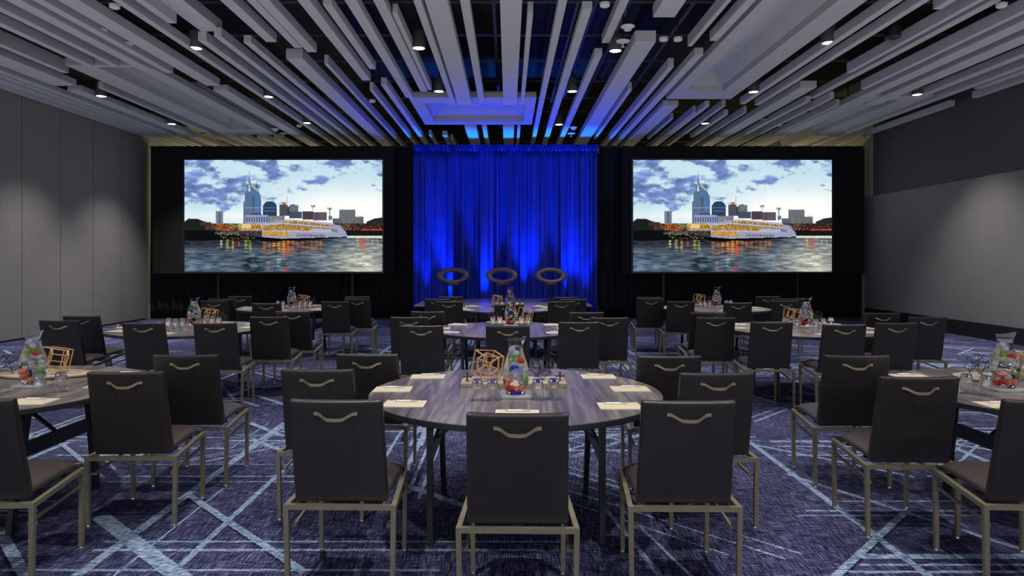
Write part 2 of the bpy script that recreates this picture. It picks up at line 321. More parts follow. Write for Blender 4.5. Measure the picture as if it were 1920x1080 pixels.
# (slope of left edge, slope of right edge, pixel row of the near end or None, row of the far end or None, height of underside over the eye, baffle height)
B = [(-2.96, -2.90, None, None, L_, .12), (-2.883, -2.807, None, None, L_, .10), (-2.785, -2.74, None, None, L_, .10), (-2.723, -2.675, None, None, L_, .10),
     (-2.607, -2.475, None, 161, L_, .12), (-2.383, -2.347, None, 137, L_, .22), (-2.176, -2.137, None, 124, L_, .14), (-2.045, -2.008, None, 125, L_, .14),
     (-1.932, -1.875, None, 131, L_, .14), (-1.83, -1.789, None, 137, L_, .14), (-1.7326, -1.652, None, 161, L_, .14), (-1.522, -1.490, None, None, L_, .13),
     (-1.436, -1.40, None, 44, L_, .14), (-1.343, -1.25, None, 59, U_, .16), (-1.4126, -1.375, 76, None, L_, .14), (-1.316, -1.282, 68.5, None, L_, .14),
     (-1.109, -1.0615, None, 79, L_, .14), (-1.0068, -.970, None, 90, L_, .14), (-.9655, -.92, None, 98, L_, .14), (-1.2156, -1.181, 79.7, None, L_, .115),
     (-1.1018, -1.019, 109.7, None, L_, .165), (-.812, -.765, None, 151, L_, .14), (-.726, -.692, 9, 130, L_, .12), (-.9375, -.918, 120, None, L_, .16),
     (-.63, -.585, None, 183, L_, .12), (-.52, -.478, None, 171.7, L_, .12), (-.470, -.449, 26, 169, L_, .14), (-.366, -.336, None, 196.7, 3.27, .12),
     (-.322, -.234, None, 197, 3.27, .14), (-.186, -.15, None, 191.7, 3.27, .12), (-.032, .054, None, 197, 3.27, .14), (.078, .101, 25, 197, 3.27, .16),
     (.195, .227, None, None, L_, .12), (.295, .334, 16.7, None, L_, .107), (.42, .458, 103, None, L_, .11), (.43, .4656, None, 81, U_, .14),
     (.58, .676, 78, None, L_, .17), (.595, .685, None, 32.5, L_, .17), (.704, .726, 169, 261, L_, .16), (.828, .857, 126, None, L_, .16),
     (.908, .950, 103, None, L_, .12), (1.0, 1.10, 198, None, L_, .12), (1.147, 1.167, 223, 261, L_, .14), (.838, .859, None, 87, L_, .165),
     (.9166, .953, None, 76.7, L_, .14), (1.484, 1.518, None, 195.5, L_, .14), (1.59, 1.622, None, 197.5, L_, .13), (1.691, 1.785, 164, None, L_, .13),
     (1.693, 1.725, None, 17.8, L_, .15), (1.806, 1.831, None, 136.7, L_, .17), (1.86, 1.9, None, 185, U_, .12), (2.062, 2.092, None, 167.5, L_, .17),
     (2.15, 2.228, None, 183, L_, .12), (2.29, 2.382, None, 197.5, L_, .11), (2.492, 2.545, None, 186, L_, .13), (2.645, 2.688, None, None, L_, .13),
     (2.72, 2.763, None, 167, L_, .10), (2.85, 2.889, 198, None, L_, .12), (2.86, 2.895, None, 184, L_, .14), (-2.60, -2.516, 170, None, L_, .11),
     (-2.381, -2.35, 165, None, L_, .13), (-1.836, -1.80, 164, 245, U_, .12), (-1.739, -1.655, 170, None, L_, .12),
     (-2.178, -2.13, 258, None, L_, .12), (-2.05, -1.98, 258, None, L_, .12), (-1.93, -1.87, 260, None, L_, .12), (-2.27, -2.215, 255, None, L_, .12),
     (-.815, -.793, 169, None, L_, .16), (-.726, -.693, 159, None, L_, .14), (-.634, -.617, 253, None, L_, .14), (-.527, -.491, 253.7, None, L_, .12), (-.479, -.455, 261.7, None, L_, .14),
     (-.328, -.242, 238, None, 3.27, .12), (-.197, -.164, 238, None, 3.27, .12), (-.04, .045, 238, None, 3.27, .12), (.07, .092, 238, None, 3.27, .12),
     (1.2527, 1.2700, 211, None, L_, .16), (1.275, 1.306, 199, None, L_, .12), (1.386, 1.4085, 198.7, None, L_, .14), (1.479, 1.511, 215, 258, L_, .12),
     (1.5946, 1.614, 211, None, L_, .15), (1.869, 1.903, 190, None, L_, .12), (1.987, 2.01, 184, None, L_, .14), (2.118, 2.138, 197.5, None, L_, .14)]
spec = []
for (sl, sr, yn, yf, H, hh) in B:
    d0 = 3.2 if yn is None else D(H, yn); d1 = FAR if yf is None else D(H, yf)
    spec.append((sl*H, sr*H, d0, d1, H, hh))
def ordinal(n): return ['first', 'second', 'third', 'fourth', 'fifth', 'sixth', 'seventh', 'eighth', 'ninth', 'tenth', 'eleventh', 'twelfth', 'thirteenth', 'fourteenth', 'fifteenth', 'sixteenth', 'seventeenth', 'eighteenth', 'nineteenth', 'twentieth'][n]
kinds = {}
for i, (x0, x1, d0, d1, H, hh) in enumerate(spec):
    band = 'running the full depth' if (d0 < 4 and d1 > 19) else ('from above the viewer' if d1 < 19 and d0 < 9 else ('reaching over the drapes' if d1 > 19 else 'hung midway'))
    size = 'wide' if x1-x0 > .2 else ('slim' if x1-x0 < .09 else 'narrow')
    side = 'left' if x0 < -0.4 else 'right'
    kinds.setdefault((size, band, side), []).append((abs((x0+x1)/2), i))
lab = {}
for (size, band, side), lst in kinds.items():
    lst.sort()
    for n, (_, i) in enumerate(lst):
        lab[i] = '%s grey ceiling baffle %s, %s out on the %s side' % (size, band, ordinal(n), side)
for i, (x0, x1, d0, d1, H, hh) in enumerate(spec):
    b = BM(); box(b, ((x0+x1)/2, (d0+d1)/2, CH+H+hh/2), (x1-x0, d1-d0, hh), 0.003, 1)
    o = obj('ceiling_baffle', b, M['baffle']); tag(o, lab[i], 'ceiling baffle', 'ceiling baffles')
    # bring the origin to the middle of the baffle
    c = Vector(((x0+x1)/2, (d0+d1)/2, CH+H)); o.data.transform(Matrix.Translation(-c)); o.location = c

# coffers: a flat border around a raised panel with sloping sides
def coffer(ox0, ox1, oy0, oy1, ix0, ix1, iy0, iy1, H, deep, label):
    z = CH+H; t = .12; root = empty('ceiling_coffer', ((ox0+ox1)/2, (oy0+oy1)/2, z), label, 'ceiling coffer', 'ceiling coffers')
    cx, cy = (ox0+ox1)/2, (oy0+oy1)/2
    b = BM()
    O = [(ox0, oy0), (ox1, oy0), (ox1, oy1), (ox0, oy1)]; I = [(ix0, iy0), (ix1, iy0), (ix1, iy1), (ix0, iy1)]
    lo = [b.verts.new((x-cx, y-cy, 0)) for x, y in O]; li = [b.verts.new((x-cx, y-cy, 0)) for x, y in I]
    ho = [b.verts.new((x-cx, y-cy, t)) for x, y in O]; hi = [b.verts.new((x-cx, y-cy, t)) for x, y in I]
    for k in range(4):
        j = (k+1) % 4
        b.faces.new((lo[k], li[k], li[j], lo[j])); b.faces.new((lo[k], lo[j], ho[j], ho[k])); b.faces.new((li[j], li[k], hi[k], hi[j])); b.faces.new((ho[k], ho[j], hi[j], hi[k]))
    obj('frame', b, M['coffer'], root)
    b = BM(); ins = min(.28, (ix1-ix0)*.25); e = .02
    Q = [(ix0-e, iy0-e), (ix1+e, iy0-e), (ix1+e, iy1+e), (ix0-e, iy1+e)]; P = [(ix0+ins, iy0+ins), (ix1-ins, iy0+ins), (ix1-ins, iy1-ins), (ix0+ins, iy1-ins)]
    q = [b.verts.new((x-cx, y-cy, t)) for x, y in Q]; p = [b.verts.new((x-cx, y-cy, deep)) for x, y in P]
    for k in range(4): b.faces.new((q[k], p[k], p[(k+1) % 4], q[(k+1) % 4]))
    b.faces.new(p[::-1])
    o = obj('recessed_panel', b, M['coffer'], root)
    md = o.modifiers.new('thickness', 'SOLIDIFY'); md.thickness = 0.02; md.offset = 1
coffer(-2.05, .58, 13.75, 16.5, -1.78, .37, 14.25, 16.15, 3.34, .34, 'central square grey ceiling coffer before the blue drape')
coffer(.9775*3.33, 1.38*3.33, 6.0, D(3.33, 185.8), 1.047*3.33, 1.27*3.33, 6.3, D(3.33, 171), 3.33, .35, 'long grey ceiling coffer right of centre, nearer the camera')
coffer(-2.27*3.33, -1.85*3.33, D(3.33, 122), D(3.33, 253), -2.13*3.33, -1.935*3.33, D(3.33, 126), D(3.33, 243), 3.33, .33, 'long grey ceiling coffer on the left side of the ceiling')
coffer(2.15*3.33, 2.59*3.33, D(3.33, 180), 20.5, 2.26*3.33, 2.44*3.33, D(3.33, 188), 20.0, 3.33, .33, 'long grey ceiling coffer close to the right wall')

# ------------------------------------------------------------------ downlights
b = BM(); lathe(b, [(0.0, 0.26), (.098, .26), (.100, .25), (.100, 0), (.092, 0), (.088, .012), (0.0, .014)], 32, cap=False)
dl = empty('downlight', (0, 0, 0)); can = obj('housing', b, M['can'], dl, 40)
b = BM(); lathe(b, [(0, .008), (.087, .008)], 32, cap=False); obj('lens', b, M['lamp'], dl)
b = BM(); rod(b, (0, 0, .26), (0, 0, 1.58), .012, 8); obj('stem', b, M['black'], dl, 60)
for i, (px, py, lb) in enumerate(DLP):
    o = dl if i == 0 else copy_tree(dl); o.location = dl_xyz(px, py)
    tag(o, 'round cylinder downlight %s' % lb, 'ceiling light', 'cylinder downlights')

# small ceiling devices
def device(px, py, kind, label, H=3.32):
    d = D(H, py); loc = ((px-VX)*d/F, d, CH+H)
    b = BM()
    if kind == 'smoke':
        lathe(b, [(0, .035), (.02, .0), (.05, 0), (.06, .02), (.062, .035), (.10, .05), (.10, .062), (0, .062)], 24, cap=False)
        o = obj('smoke_detector', b, M['white'], None, 40); tag(o, label, 'smoke detector', 'smoke detectors')
    elif kind == 'small':
        lathe(b, [(0, 0), (.05, 0), (.065, .012), (.068, .05), (0, .05)], 24, cap=False); o = obj('ceiling_sensor', b, M['white'], None, 40); tag(o, label, 'ceiling sensor', 'ceiling sensors')
    elif kind == 'speaker':
        lathe(b, [(0, 0), (.09, 0), (.11, .015), (.112, .16), (0, .17)], 28, cap=False); o = obj('ceiling_speaker', b, M['black'], None, 40); tag(o, label, 'ceiling speaker', 'ceiling speakers')
    else:
        lathe(b, [(0, .03), (.10, .045), (.105, .06), (0, .06)], 24, cap=False)
        lathe(b, [(0, -.035), (.012, -.03), (.014, .03), (0, .04)], 10, cap=False)
        lathe(b, [(0, -.04), (.028, -.036), (.028, -.030), (0, -.03)], 10, cap=False)
        o = obj('sprinkler', b, M['white'], None, 40); tag(o, label, 'sprinkler', 'sprinklers')
    o.location = loc
    b = BM(); rod(b, (0, 0, .045), (0, 0, 1.57), .010, 8); obj('conduit', b, M['black'], o, 60)
device(187, 62, 'smoke', 'white smoke detector at far upper left between grey baffles')
device(236, 88, 'sprinkler', 'white sprinkler just below right of the upper left smoke detector')
device(215, 16, 'small', 'small white ceiling sensor at the upper left, nearest the camera')
device(1177, 57, 'smoke', 'white smoke detector above a downlight right of centre')
device(1168, 84, 'sprinkler', 'white sprinkler beside the near downlight right of centre')
device(1134, 13, 'small', 'small white ceiling sensor right of centre at the top of the view')
device(1244, 77, 'small', 'left one of two paired white ceiling sensors beside a wide baffle')
device(1271, 77, 'small', 'right one of two paired white ceiling sensors beside a wide baffle')
device(1878, 14, 'small', 'small white ceiling sensor at the far upper right')
device(698, 192, 'small', 'small white ceiling sensor left of the central coffer')
device(561, 238, 'small', 'small white ceiling sensor left of a downlight above the left screen')
device(516, 246, 'smoke', 'white smoke detector above the left screen, the left of a close pair')
device(531, 254, 'sprinkler', 'white sprinkler above the left screen, right beside a smoke detector')
device(1075, 243, 'smoke', 'white smoke detector above the right end of the blue drape')
device(1071, 254, 'sprinkler', 'white sprinkler just above the right end of the blue drape')
device(1616, 239, 'smoke', 'white smoke detector high above the right end of the right drape')
device(1590, 247, 'sprinkler', 'white sprinkler left of the smoke detector at the far right')
device(1460, 236, 'small', 'small white ceiling sensor above the right screen')
device(1674, 72, 'speaker', 'black round ceiling speaker at upper right between baffles')
device(1430, 224, 'speaker', 'black round ceiling speaker above the right screen')

# ------------------------------------------------------------------ drapes
def drape(name, x0, x1, y, z0, z1, amp, wl, m, label, seed, ruffle=False, parent=None):
    rnd = random.Random(seed); n = int((x1-x0)/0.018); b = BM(); nz = 14
    comps = [(rnd.uniform(.6, 1.6)*wl, rnd.uniform(0, 6.28), rnd.uniform(.4, 1)) for _ in range(5)]
    rows = []
    for j in range(nz+1):
        t = j/nz; z = z0+(z1-z0)*t; r_ = []
        for i in range(n+1):
            x = x0+(x1-x0)*i/n; v = 0
            for k_, (wv, ph, am) in enumerate(comps):
                v += am*math.sin(2*math.pi*(x/wv)+ph+math.sin(t*2.2+k_*1.7)*.9*(1-t))
            v = v/2.0; v = math.copysign(abs(v)**.85, v)+.22*math.sin(x*47+2*math.sin(x*5.3))*(.4+.6*t)
            r_.append(b.verts.new((x, y+amp*v*(1-.35*t), z)))
        rows.append(r_)
    for a, c in zip(rows, rows[1:]):
        for i in range(n): b.faces.new((a[i], a[i+1], c[i+1], c[i]))
    root = empty(name, ((x0+x1)/2, y, 0), label, 'drape')
    o = obj('drape_cloth', b, m, root, 180); o.location = (-(x0+x1)/2, -y, 0)
    md = o.modifiers.new('cloth', 'SOLIDIFY'); md.thickness = .004
    b = BM(); rod(b, (x0, y, z1-.03), (x1, y, z1-.03), .02, 10)
    p = obj('drape_rail', b, M['black'], root, 60); p.location = (-(x0+x1)/2, -y, 0)
    if ruffle:
        b = BM(); rows = []
        for j in range(5):
            r_ = []
            for i in range(n*2+1):
                x = x0+(x1-x0)*i/(2*n)
                r_.append(b.verts.new((x+rnd.uniform(-.006, .006), y-.05+.028*math.sin(x*95+j*1.4+2*math.sin(x*17))+rnd.uniform(-.008, .008), z1-.13+.045*j+rnd.uniform(-.01, .01))))
            rows.append(r_)
        for a, c in zip(rows, rows[1:]):
            for i in range(2*n): b.faces.new((a[i], a[i+1], c[i+1], c[i]))
        o = obj('gathered_header', b, m, root); o.location = (-(x0+x1)/2, -y, 0)
    return root
DB = 18.05
ztop = CH+(VY-272)*DB/F
def PX(x, d): return (x-VX)*d/F
def PZ(y, d): return CH-(y-VY)*d/F
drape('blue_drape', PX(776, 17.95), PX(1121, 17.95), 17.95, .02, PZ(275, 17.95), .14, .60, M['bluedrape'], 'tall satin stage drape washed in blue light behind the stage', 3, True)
drape('black_drape', PX(281.5, DB+.2), PX(774, DB+.2), DB+.22, .02, ztop+.01, .06, .26, M['blackdrape'], 'wide black pleated drape behind the left screen', 4)
drape('black_drape', PX(1123, DB+.2), PX(1624, DB+.2), DB+.22, .02, ztop+.01, .06, .26, M['blackdrape'], 'wide black pleated drape behind the right screen', 5)

# ------------------------------------------------------------------ the picture shown on both screens
def picture():
    W, H = 480, 270
    rng = np.random.default_rng(5)
    X, Y = np.meshgrid((np.arange(W)+.5)/W, (np.arange(H)+.5)/H)      # Y runs down
    def vn(fx, fy, seed, oct_=5, warp=None):
        out = np.zeros((H, W)); a = 1; tot = 0
        for o in range(oct_):
            r = np.random.default_rng(seed+o); gw, gh = int(fx*2**o)+2, int(fy*2**o)+2; G = r.random((gh, gw))
            xx = np.clip(X if warp is None else X+warp, 0, 1)*fx*2**o; yy = Y*fy*2**o
            xi = np.clip(xx.astype(int), 0, gw-2); yi = np.clip(yy.astype(int), 0, gh-2); fx_, fy_ = xx-xi, yy-yi
            fx_ = fx_*fx_*(3-2*fx_); fy_ = fy_*fy_*(3-2*fy_)
            out += a*((G[yi, xi]*(1-fx_)+G[yi, xi+1]*fx_)*(1-fy_)+(G[yi+1, xi]*(1-fx_)+G[yi+1, xi+1]*fx_)*fy_); tot += a; a *= .55
        return out/tot
    def sx(z): return (z-75)/1593.0
    def sy(z): return (z-87)/903.0
    img = np.zeros((H, W, 3))
    # sky
    n = vn(9, 11, 20, 5); glow = np.exp(-(((X-.82)/.38)**2+((Y-.46)/.20)**2))+.5*np.exp(-(((X-.25)/.3)**2+((Y-.5)/.06)**2))
    base = np.array([.74, .87, .93])[None, None]*np.ones((H, W, 1)); white = np.array([1., 1., .99])
    g1 = np.clip(glow+.35*vn(6, 8, 50, 4), 0, 1)[..., None]; base = base*(1-g1)+white*g1
    n = .62*n+.38*vn(20, 26, 33, 4)
    dens = np.clip((n-.475+.10*np.clip(.6-X, 0, 1)+.03*(Y < .15)-.30*glow)*8.5, 0, 1)[..., None]
    n2 = vn(22, 26, 70, 4)[..., None]
    cloud = np.array([.44, .54, .76])*(.72+.56*n2)
    img = base*(1-dens)+cloud*dens
    # water
    wy = sy(715); wm = Y > wy
    rip = vn(26, 90, 90, 4)
    wat = np.array([.34, .40, .47])*(.25+1.3*rip[..., None])
    bright = np.exp(-(((X-.90)/.17)**2+((Y-.93)/.2)**2))[..., None]; wat = wat*(1-bright*.8)+np.array([.92, .92, .82])*(.45+.9*rip[..., None])*bright*.8
    lefts = np.clip((.32-X)*4, 0, 1)[..., None]*np.clip((Y-.82)*7, 0, 1)[..., None]; wat = wat*(1-.5*lefts)+np.array([.46, .56, .66])*(.4+.9*rip[..., None])*.5*lefts
    near = np.clip((.82-Y)*9, 0, 1)[..., None]*np.clip((.85-X)*4, 0, 1)[..., None]; wat = wat*(1-.65*near)
    tw = (np.clip((X-sx(530))*30, 0, 1)*np.clip((sx(735)-X)*22, 0, 1)*np.clip((Y-.83)*25, 0, 1)*np.clip((.72-rip)*3, 0, 1))[..., None]; wat = wat*(1-.8*tw)+np.array([.08, .14, .13])*.8*tw
    for (z0, z1, col, y0, y1, st) in ((555, 620, (.75, .78, .30), 735, 860, .8), (700, 780, (.85, .48, .22), 745, 900, .7), (780, 930, (1., .58, .18), 740, 880, 1.), (930, 1180, (.85, .50, .25), 740, 870, .65),
                              (365, 380, (.9, .9, .7), 735, 830, .9), (410, 432, (1, .8, .4), 735, 830, .9), (455, 472, (1, .7, .3), 735, 850, .9), (508, 522, (1, .2, .2), 750, 800, .9), (340, 350, (.8, .6, .3), 780, 830, .6),
                              (1460, 1475, (1, .8, .3), 712, 800, .9), (1485, 1530, (.95, .3, .2), 715, 850, .75), (1580, 1592, (1, .85, .5), 710, 790, .9), (1620, 1632, (1, .85, .5), 710, 790, .9), (1655, 1668, (1, .85, .5), 710, 800, .9),
                              (895, 918, (1, .2, .1), 780, 880, .8), (870, 918, (1, .12, .1), 955, 984, .9), (735, 760, (.8, .55, .35), 880, 960, .7), (820, 850, (.7, .8, .85), 880, 985, .6)):
        mk = (X > sx(z0)) & (X < sx(z1)) & (Y > sy(y0)) & (Y < sy(y1))
        fade = (mk*np.clip((rip-.33)*3.2, 0, 1)*st*np.clip((sy(y1)-Y)/(sy(y1)-sy(y0))*1.6, 0, 1))[..., None]
        if z1-z0 > 60: fade = fade*(.35+.65*(np.sin(X*W*.55+3*vn(60, 3, 8, 2)) > -.1))[..., None]
        wat = wat*(1-fade)+np.array(col)*fade
    img = np.where(wm[..., None], wat, img)
    fine = rng.random((H, W))
    def rect(x0, y0, x1, y1, col, tex=.25, lit=0, litcol=(1, .85, .5), alt=0):
        mk = (X >= sx(x0)) & (X < sx(x1)) & (Y >= sy(y0)) & (Y < sy(y1)); c = np.array(col)[None, None]*(1-tex/2+tex*fine[..., None])*np.ones((H, W, 1))
        if alt: c = c*(1-.35*((np.arange(W) % alt) == 0)[None, :, None])
        if lit: c = np.where((fine > 1-lit)[..., None], np.array(litcol), c)
        img[mk] = c[mk]
    def poly(pts, col, tex=.2, alt=0, lit=0):
        P = [(sx(a), sy(b_)) for a, b_ in pts]; ins = np.zeros((H, W), bool); j = len(P)-1
        for i in range(len(P)):
            xi, yi = P[i]; xj, yj = P[j]
            with np.errstate(divide='ignore', invalid='ignore'):
                c = ((yi > Y) != (yj > Y)) & (X < (xj-xi)*(Y-yi)/((yj-yi) if yj != yi else 1e-9)+xi)
            ins ^= c; j = i
        c = np.array(col)[None, None]*(1-tex/2+tex*fine[..., None])*np.ones((H, W, 1))
        if alt: c = c*(1-.3*((np.arange(W) % alt) == 0)[None, :, None])
        if lit: c = np.where((fine > 1-lit)[..., None], np.array((1, .9, .6)), c)
        img[ins] = c[ins]
    # far shore
    rect(75, 600, 1668, 700, (.20, .17, .18), .6, .05, (1, .6, .3))
    rect(328, 500, 386, 605, (.50, .54, .62), .15, alt=5); rect(352, 510, 366, 600, (.34, .37, .45))
    poly([(75, 585), (110, 560), (180, 562), (240, 585), (240, 660), (75, 660)], (.10, .13, .12), .6); rect(200, 588, 290, 618, (.30, .17, .15))
    rect(330, 605, 480, 658, (.42, .22, .14), .6, .16, (1, .55, .25)); rect(440, 600, 560, 640, (.35, .36, .25), .7, .08)
    rect(75, 655, 380, 735, (.05, .06, .07), .4); rect(320, 664, 500, 690, (.20, .30, .28), .4, .05, (1, 1, .8)); rect(360, 690, 700, 728, (.07, .07, .08), .4, .04)
    # twin spired tower
    poly([(548, 600), (548, 425), (558, 420), (558, 370), (583, 320), (592, 255), (604, 255), (612, 285), (668, 335), (688, 375), (692, 420), (692, 600)], (.38, .47, .60), .2, 4)
    poly([(592, 255), (597, 195), (601, 255)], (.24, .28, .33)); rect(596, 178, 599, 210, (.3, .33, .38)); poly([(650, 320), (655, 252), (660, 320)], (.25, .28, .33))
    poly([(588, 340), (598, 268), (606, 340)], (.82, .86, .74)); poly([(612, 285), (660, 320), (668, 345), (618, 305)], (.68, .74, .60))
    poly([(612, 310), (684, 380), (684, 500), (612, 500)], (.30, .46, .66), .15); rect(618, 385, 644, 500, (.34, .40, .50), .2, alt=3); rect(560, 470, 690, 474, (.7, .75, .7))
    # domed block and neighbours
    poly([(705, 545), (705, 460), (722, 432), (745, 420), (782, 420), (805, 434), (820, 460), (820, 545)], (.17, .27, .40), .3, 4); rect(706, 470, 820, 474, (.45, .55, .65)); rect(720, 500, 810, 503, (.5, .6, .7))
    rect(837, 448, 905, 540, (.33, .33, .38), .25, alt=4); rect(862, 428, 890, 448, (.8, .35, .25), .5); rect(898, 380, 902, 450, (.4, .4, .45)); rect(905, 465, 920, 540, (.18, .22, .28))
    rect(918, 452, 992, 545, (.40, .46, .50), .3, .03, (.8, .8, .7), 5); rect(930, 446, 965, 456, (.40, .45, .40)); rect(918, 505, 1020, 560, (.27, .31, .36), .3)
    rect(1025, 503, 1110, 570, (.30, .24, .27), .2); rect(1110, 508, 1220, 575, (.38, .33, .37), .15); rect(1138, 508, 1142, 570, (.2, .2, .22))
    for bx, by in ((1110, 450), (1243, 470)):
        rect(bx-2, by, bx+2, by+110 if bx > 1200 else by+60, (.25, .27, .32))
        for k_ in range(5): rect(bx-20+7*k_, by+8*(k_ % 3), bx-12+7*k_, by+10+8*(k_ % 3), (.20, .22, .26))
    rect(1232, 540, 1264, 570, (.4, .42, .5), .5)
    rect(1320, 488, 1450, 550, (.40, .43, .44), .2); rect(1320, 545, 1515, 600, (.42, .44, .46), .35, .02, alt=4); rect(1470, 540, 1505, 548, (.85, .75, .4)); rect(1265, 560, 1330, 600, (.35, .37, .42), .4)
    poly([(1540, 585), (1600, 560), (1668, 550), (1668, 620), (1540, 620)], (.17, .15, .19), .4); rect(1340, 598, 1420, 652, (.28, .20, .20), .5, .05); rect(1420, 600, 1668, 650, (.20, .14, .15), .6, .04, (1, .5, .2)); rect(1500, 645, 1668, 656, (.7, .3, .2), .9)
    rect(1370, 655, 1668, 702, (.09, .09, .11), .4); rect(1380, 700, 1668, 712, (.85, .85, .75), .3)
    # lit waterfront hall
    rect(565, 532, 745, 600, (.58, .62, .74), .25); poly([(600, 532), (620, 515), (690, 515), (700, 532)], (.30, .30, .34))
    for k_ in range(9): rect(572+20*k_, 548, 582+20*k_, 590, (.22, .28, .50), .4)
    rect(745, 540, 880, 595, (.44, .46, .52), .5, .06); rect(510, 600, 700, 660, (.62, .48, .30), .5, .25, (1, .9, .6)); rect(540, 604, 606, 636, (.88, .80, .56), .3); rect(612, 612, 690, 640, (.45, .22, .12), .4, .2)
    # paddle steamer
    poly([(480, 655), (520, 655), (720, 690), (720, 712), (650, 705)], (.20, .24, .33), .4)
    poly([(700, 600), (840, 575), (1260, 600), (1300, 618), (1375, 670), (1385, 705), (860, 722), (700, 712)], (.60, .62, .73), .16)
    poly([(850, 582), (905, 566), (1230, 592), (1275, 600), (1275, 612), (860, 600)], (.72, .72, .78), .25, 6)
    poly([(860, 584), (960, 580), (1270, 612), (1270, 628), (860, 604)], (.62, .46, .24), .9, 4, .12)
    poly([(705, 618), (860, 606), (1180, 632), (1280, 640), (1280, 668), (920, 662), (705, 660)], (.66, .47, .20), .9, 4, .12)
    poly([(1090, 640), (1280, 648), (1280, 672), (1090, 664)], (.72, .75, .84), .2, 4); rect(1258, 650, 1310, 670, (.45, .50, .50), .2)
    poly([(705, 664), (920, 664), (915, 705), (705, 698)], (.80, .56, .20), .9, 4, .12)
    poly([(700, 606), (860, 594), (1280, 628), (1280, 633), (860, 602), (700, 614)], (.72, .74, .82), .2); poly([(700, 656), (860, 655), (1280, 668), (1280, 673), (860, 663), (700, 664)], (.72, .74, .84), .2)
    for k_ in range(8): rect(978+16*k_, 686, 988+16*k_, 706, (.45, .38, .42), .3)
    for k_ in range(7): rect(1098+16*k_, 688, 1108+16*k_, 708, (.42, .38, .42), .3)
    poly([(1290, 612), (1325, 612), (1345, 640), (1375, 668), (1310, 668)], (.60, .62, .72), .2)
    poly([(640, 705), (860, 722), (1385, 706), (1380, 714), (980, 740), (700, 742), (640, 722)], (.04, .045, .06), .3)
    img = np.clip(img, 0, 1)
    return W, H, img
def screen_mesh():
    W, H, img = picture()
    lin = np.where(img <= .04045, img/12.92, ((img+.055)/1.055)**2.4)
    me = bpy.data.meshes.new('screen_image')
    xs, ys = np.meshgrid(np.linspace(-.5, .5, W), np.linspace(.5, -.5, H))
    v = np.stack([xs.ravel(), np.zeros(W*H), ys.ravel()], 1)
    idx = np.arange(W*H).reshape(H, W); f = np.stack([idx[:-1, :-1].ravel(), idx[1:, :-1].ravel(), idx[1:, 1:].ravel(), idx[:-1, 1:].ravel()], 1)
    me.vertices.add(W*H); me.vertices.foreach_set('co', v.ravel())
    me.loops.add(f.size); me.loops.foreach_set('vertex_index', f.ravel())
    me.polygons.add(len(f)); me.polygons.foreach_set('loop_start', np.arange(0, f.size, 4)); me.polygons.foreach_set('loop_total', np.full(len(f), 4))
    me.update(); me.validate()
    ca = me.color_attributes.new('picture', 'FLOAT_COLOR', 'POINT')
    ca.data.foreach_set('color', np.concatenate([lin.reshape(-1, 3), np.ones((W*H, 1))], 1).ravel())
    return me
m = bpy.data.materials.new('projected_picture'); m.use_nodes = True; nt = m.node_tree; nt.nodes.clear()
o = N(nt, 'ShaderNodeOutputMaterial'); e = N(nt, 'ShaderNodeEmission'); a = N(nt, 'ShaderNodeVertexColor', layer_name='picture'); e.inputs[1].default_value = 1.0
nt.links.new(a.outputs[0], e.inputs[0]); nt.links.new(e.outputs[0], o.inputs[0]); M['screenpic'] = m
sm = screen_mesh(); sm.materials.append(M['screenpic'])
SD = 17.85
for (x0, x1, sidew, ex0, ex1) in ((346, 717, 'left', 284, 738), (1187, 1559.5, 'right', 1168, 1622)):
    X0, X1, Z0, Z1 = PX(x0, SD), PX(x1, SD), PZ(509.5, SD), PZ(300, SD)
    cx, cz = (X0+X1)/2, (Z0+Z1)/2
    r_ = empty('projection_screen', (cx, SD, 0), 'big %s projection screen showing a river city skyline and paddle steamer' % sidew, 'screen', 'projection screens')
    p = bpy.data.objects.new('screen_image', sm); C.objects.link(p); p.parent = r_; p.location = (0, 0, cz); p.scale = (X1-X0, 1, Z1-Z0)
    b = BM(); t = .05
    for (cx_, cz_, sx_, sz_) in ((X0-t/2-cx, cz, t, Z1-Z0+2*t), (X1+t/2-cx, cz, t, Z1-Z0+2*t), (0, Z1+t/2, X1-X0, t), (0, Z0-t/2, X1-X0, t)): box(b, (cx_, .01, cz_), (sx_, .05, sz_))
    obj('frame', b, M['black'], r_)
    b = BM(); box(b, (0, .02, cz), (X1-X0, .02, Z1-Z0)); obj('backing', b, M['blackdrape'], r_)
    for s_ in (-1, 1):
        b = BM(); box(b, (s_*1.8, .16, Z0/2), (.06, .03, Z0)); box(b, (s_*1.8, .0, .02), (.06, .5, .04)); obj('leg', b, M['black'], r_)
    # black dress kit around the screen
    e0, e1, zt_ = PX(ex0, SD), PX(ex1, SD), PZ(275, SD); b = BM(); y = .05
    for (a0, a1, z0_, z1_) in ((e0, X0-t, Z0-t, zt_), (X1+t, e1, Z0-t, zt_), (X0-t, X1+t, Z1+t, zt_)): box(b, ((a0+a1)/2-cx, y, (z0_+z1_)/2), (a1-a0, .01, z1_-z0_))
    obj('dress_kit_border', b, M['blackdrape'], r_)

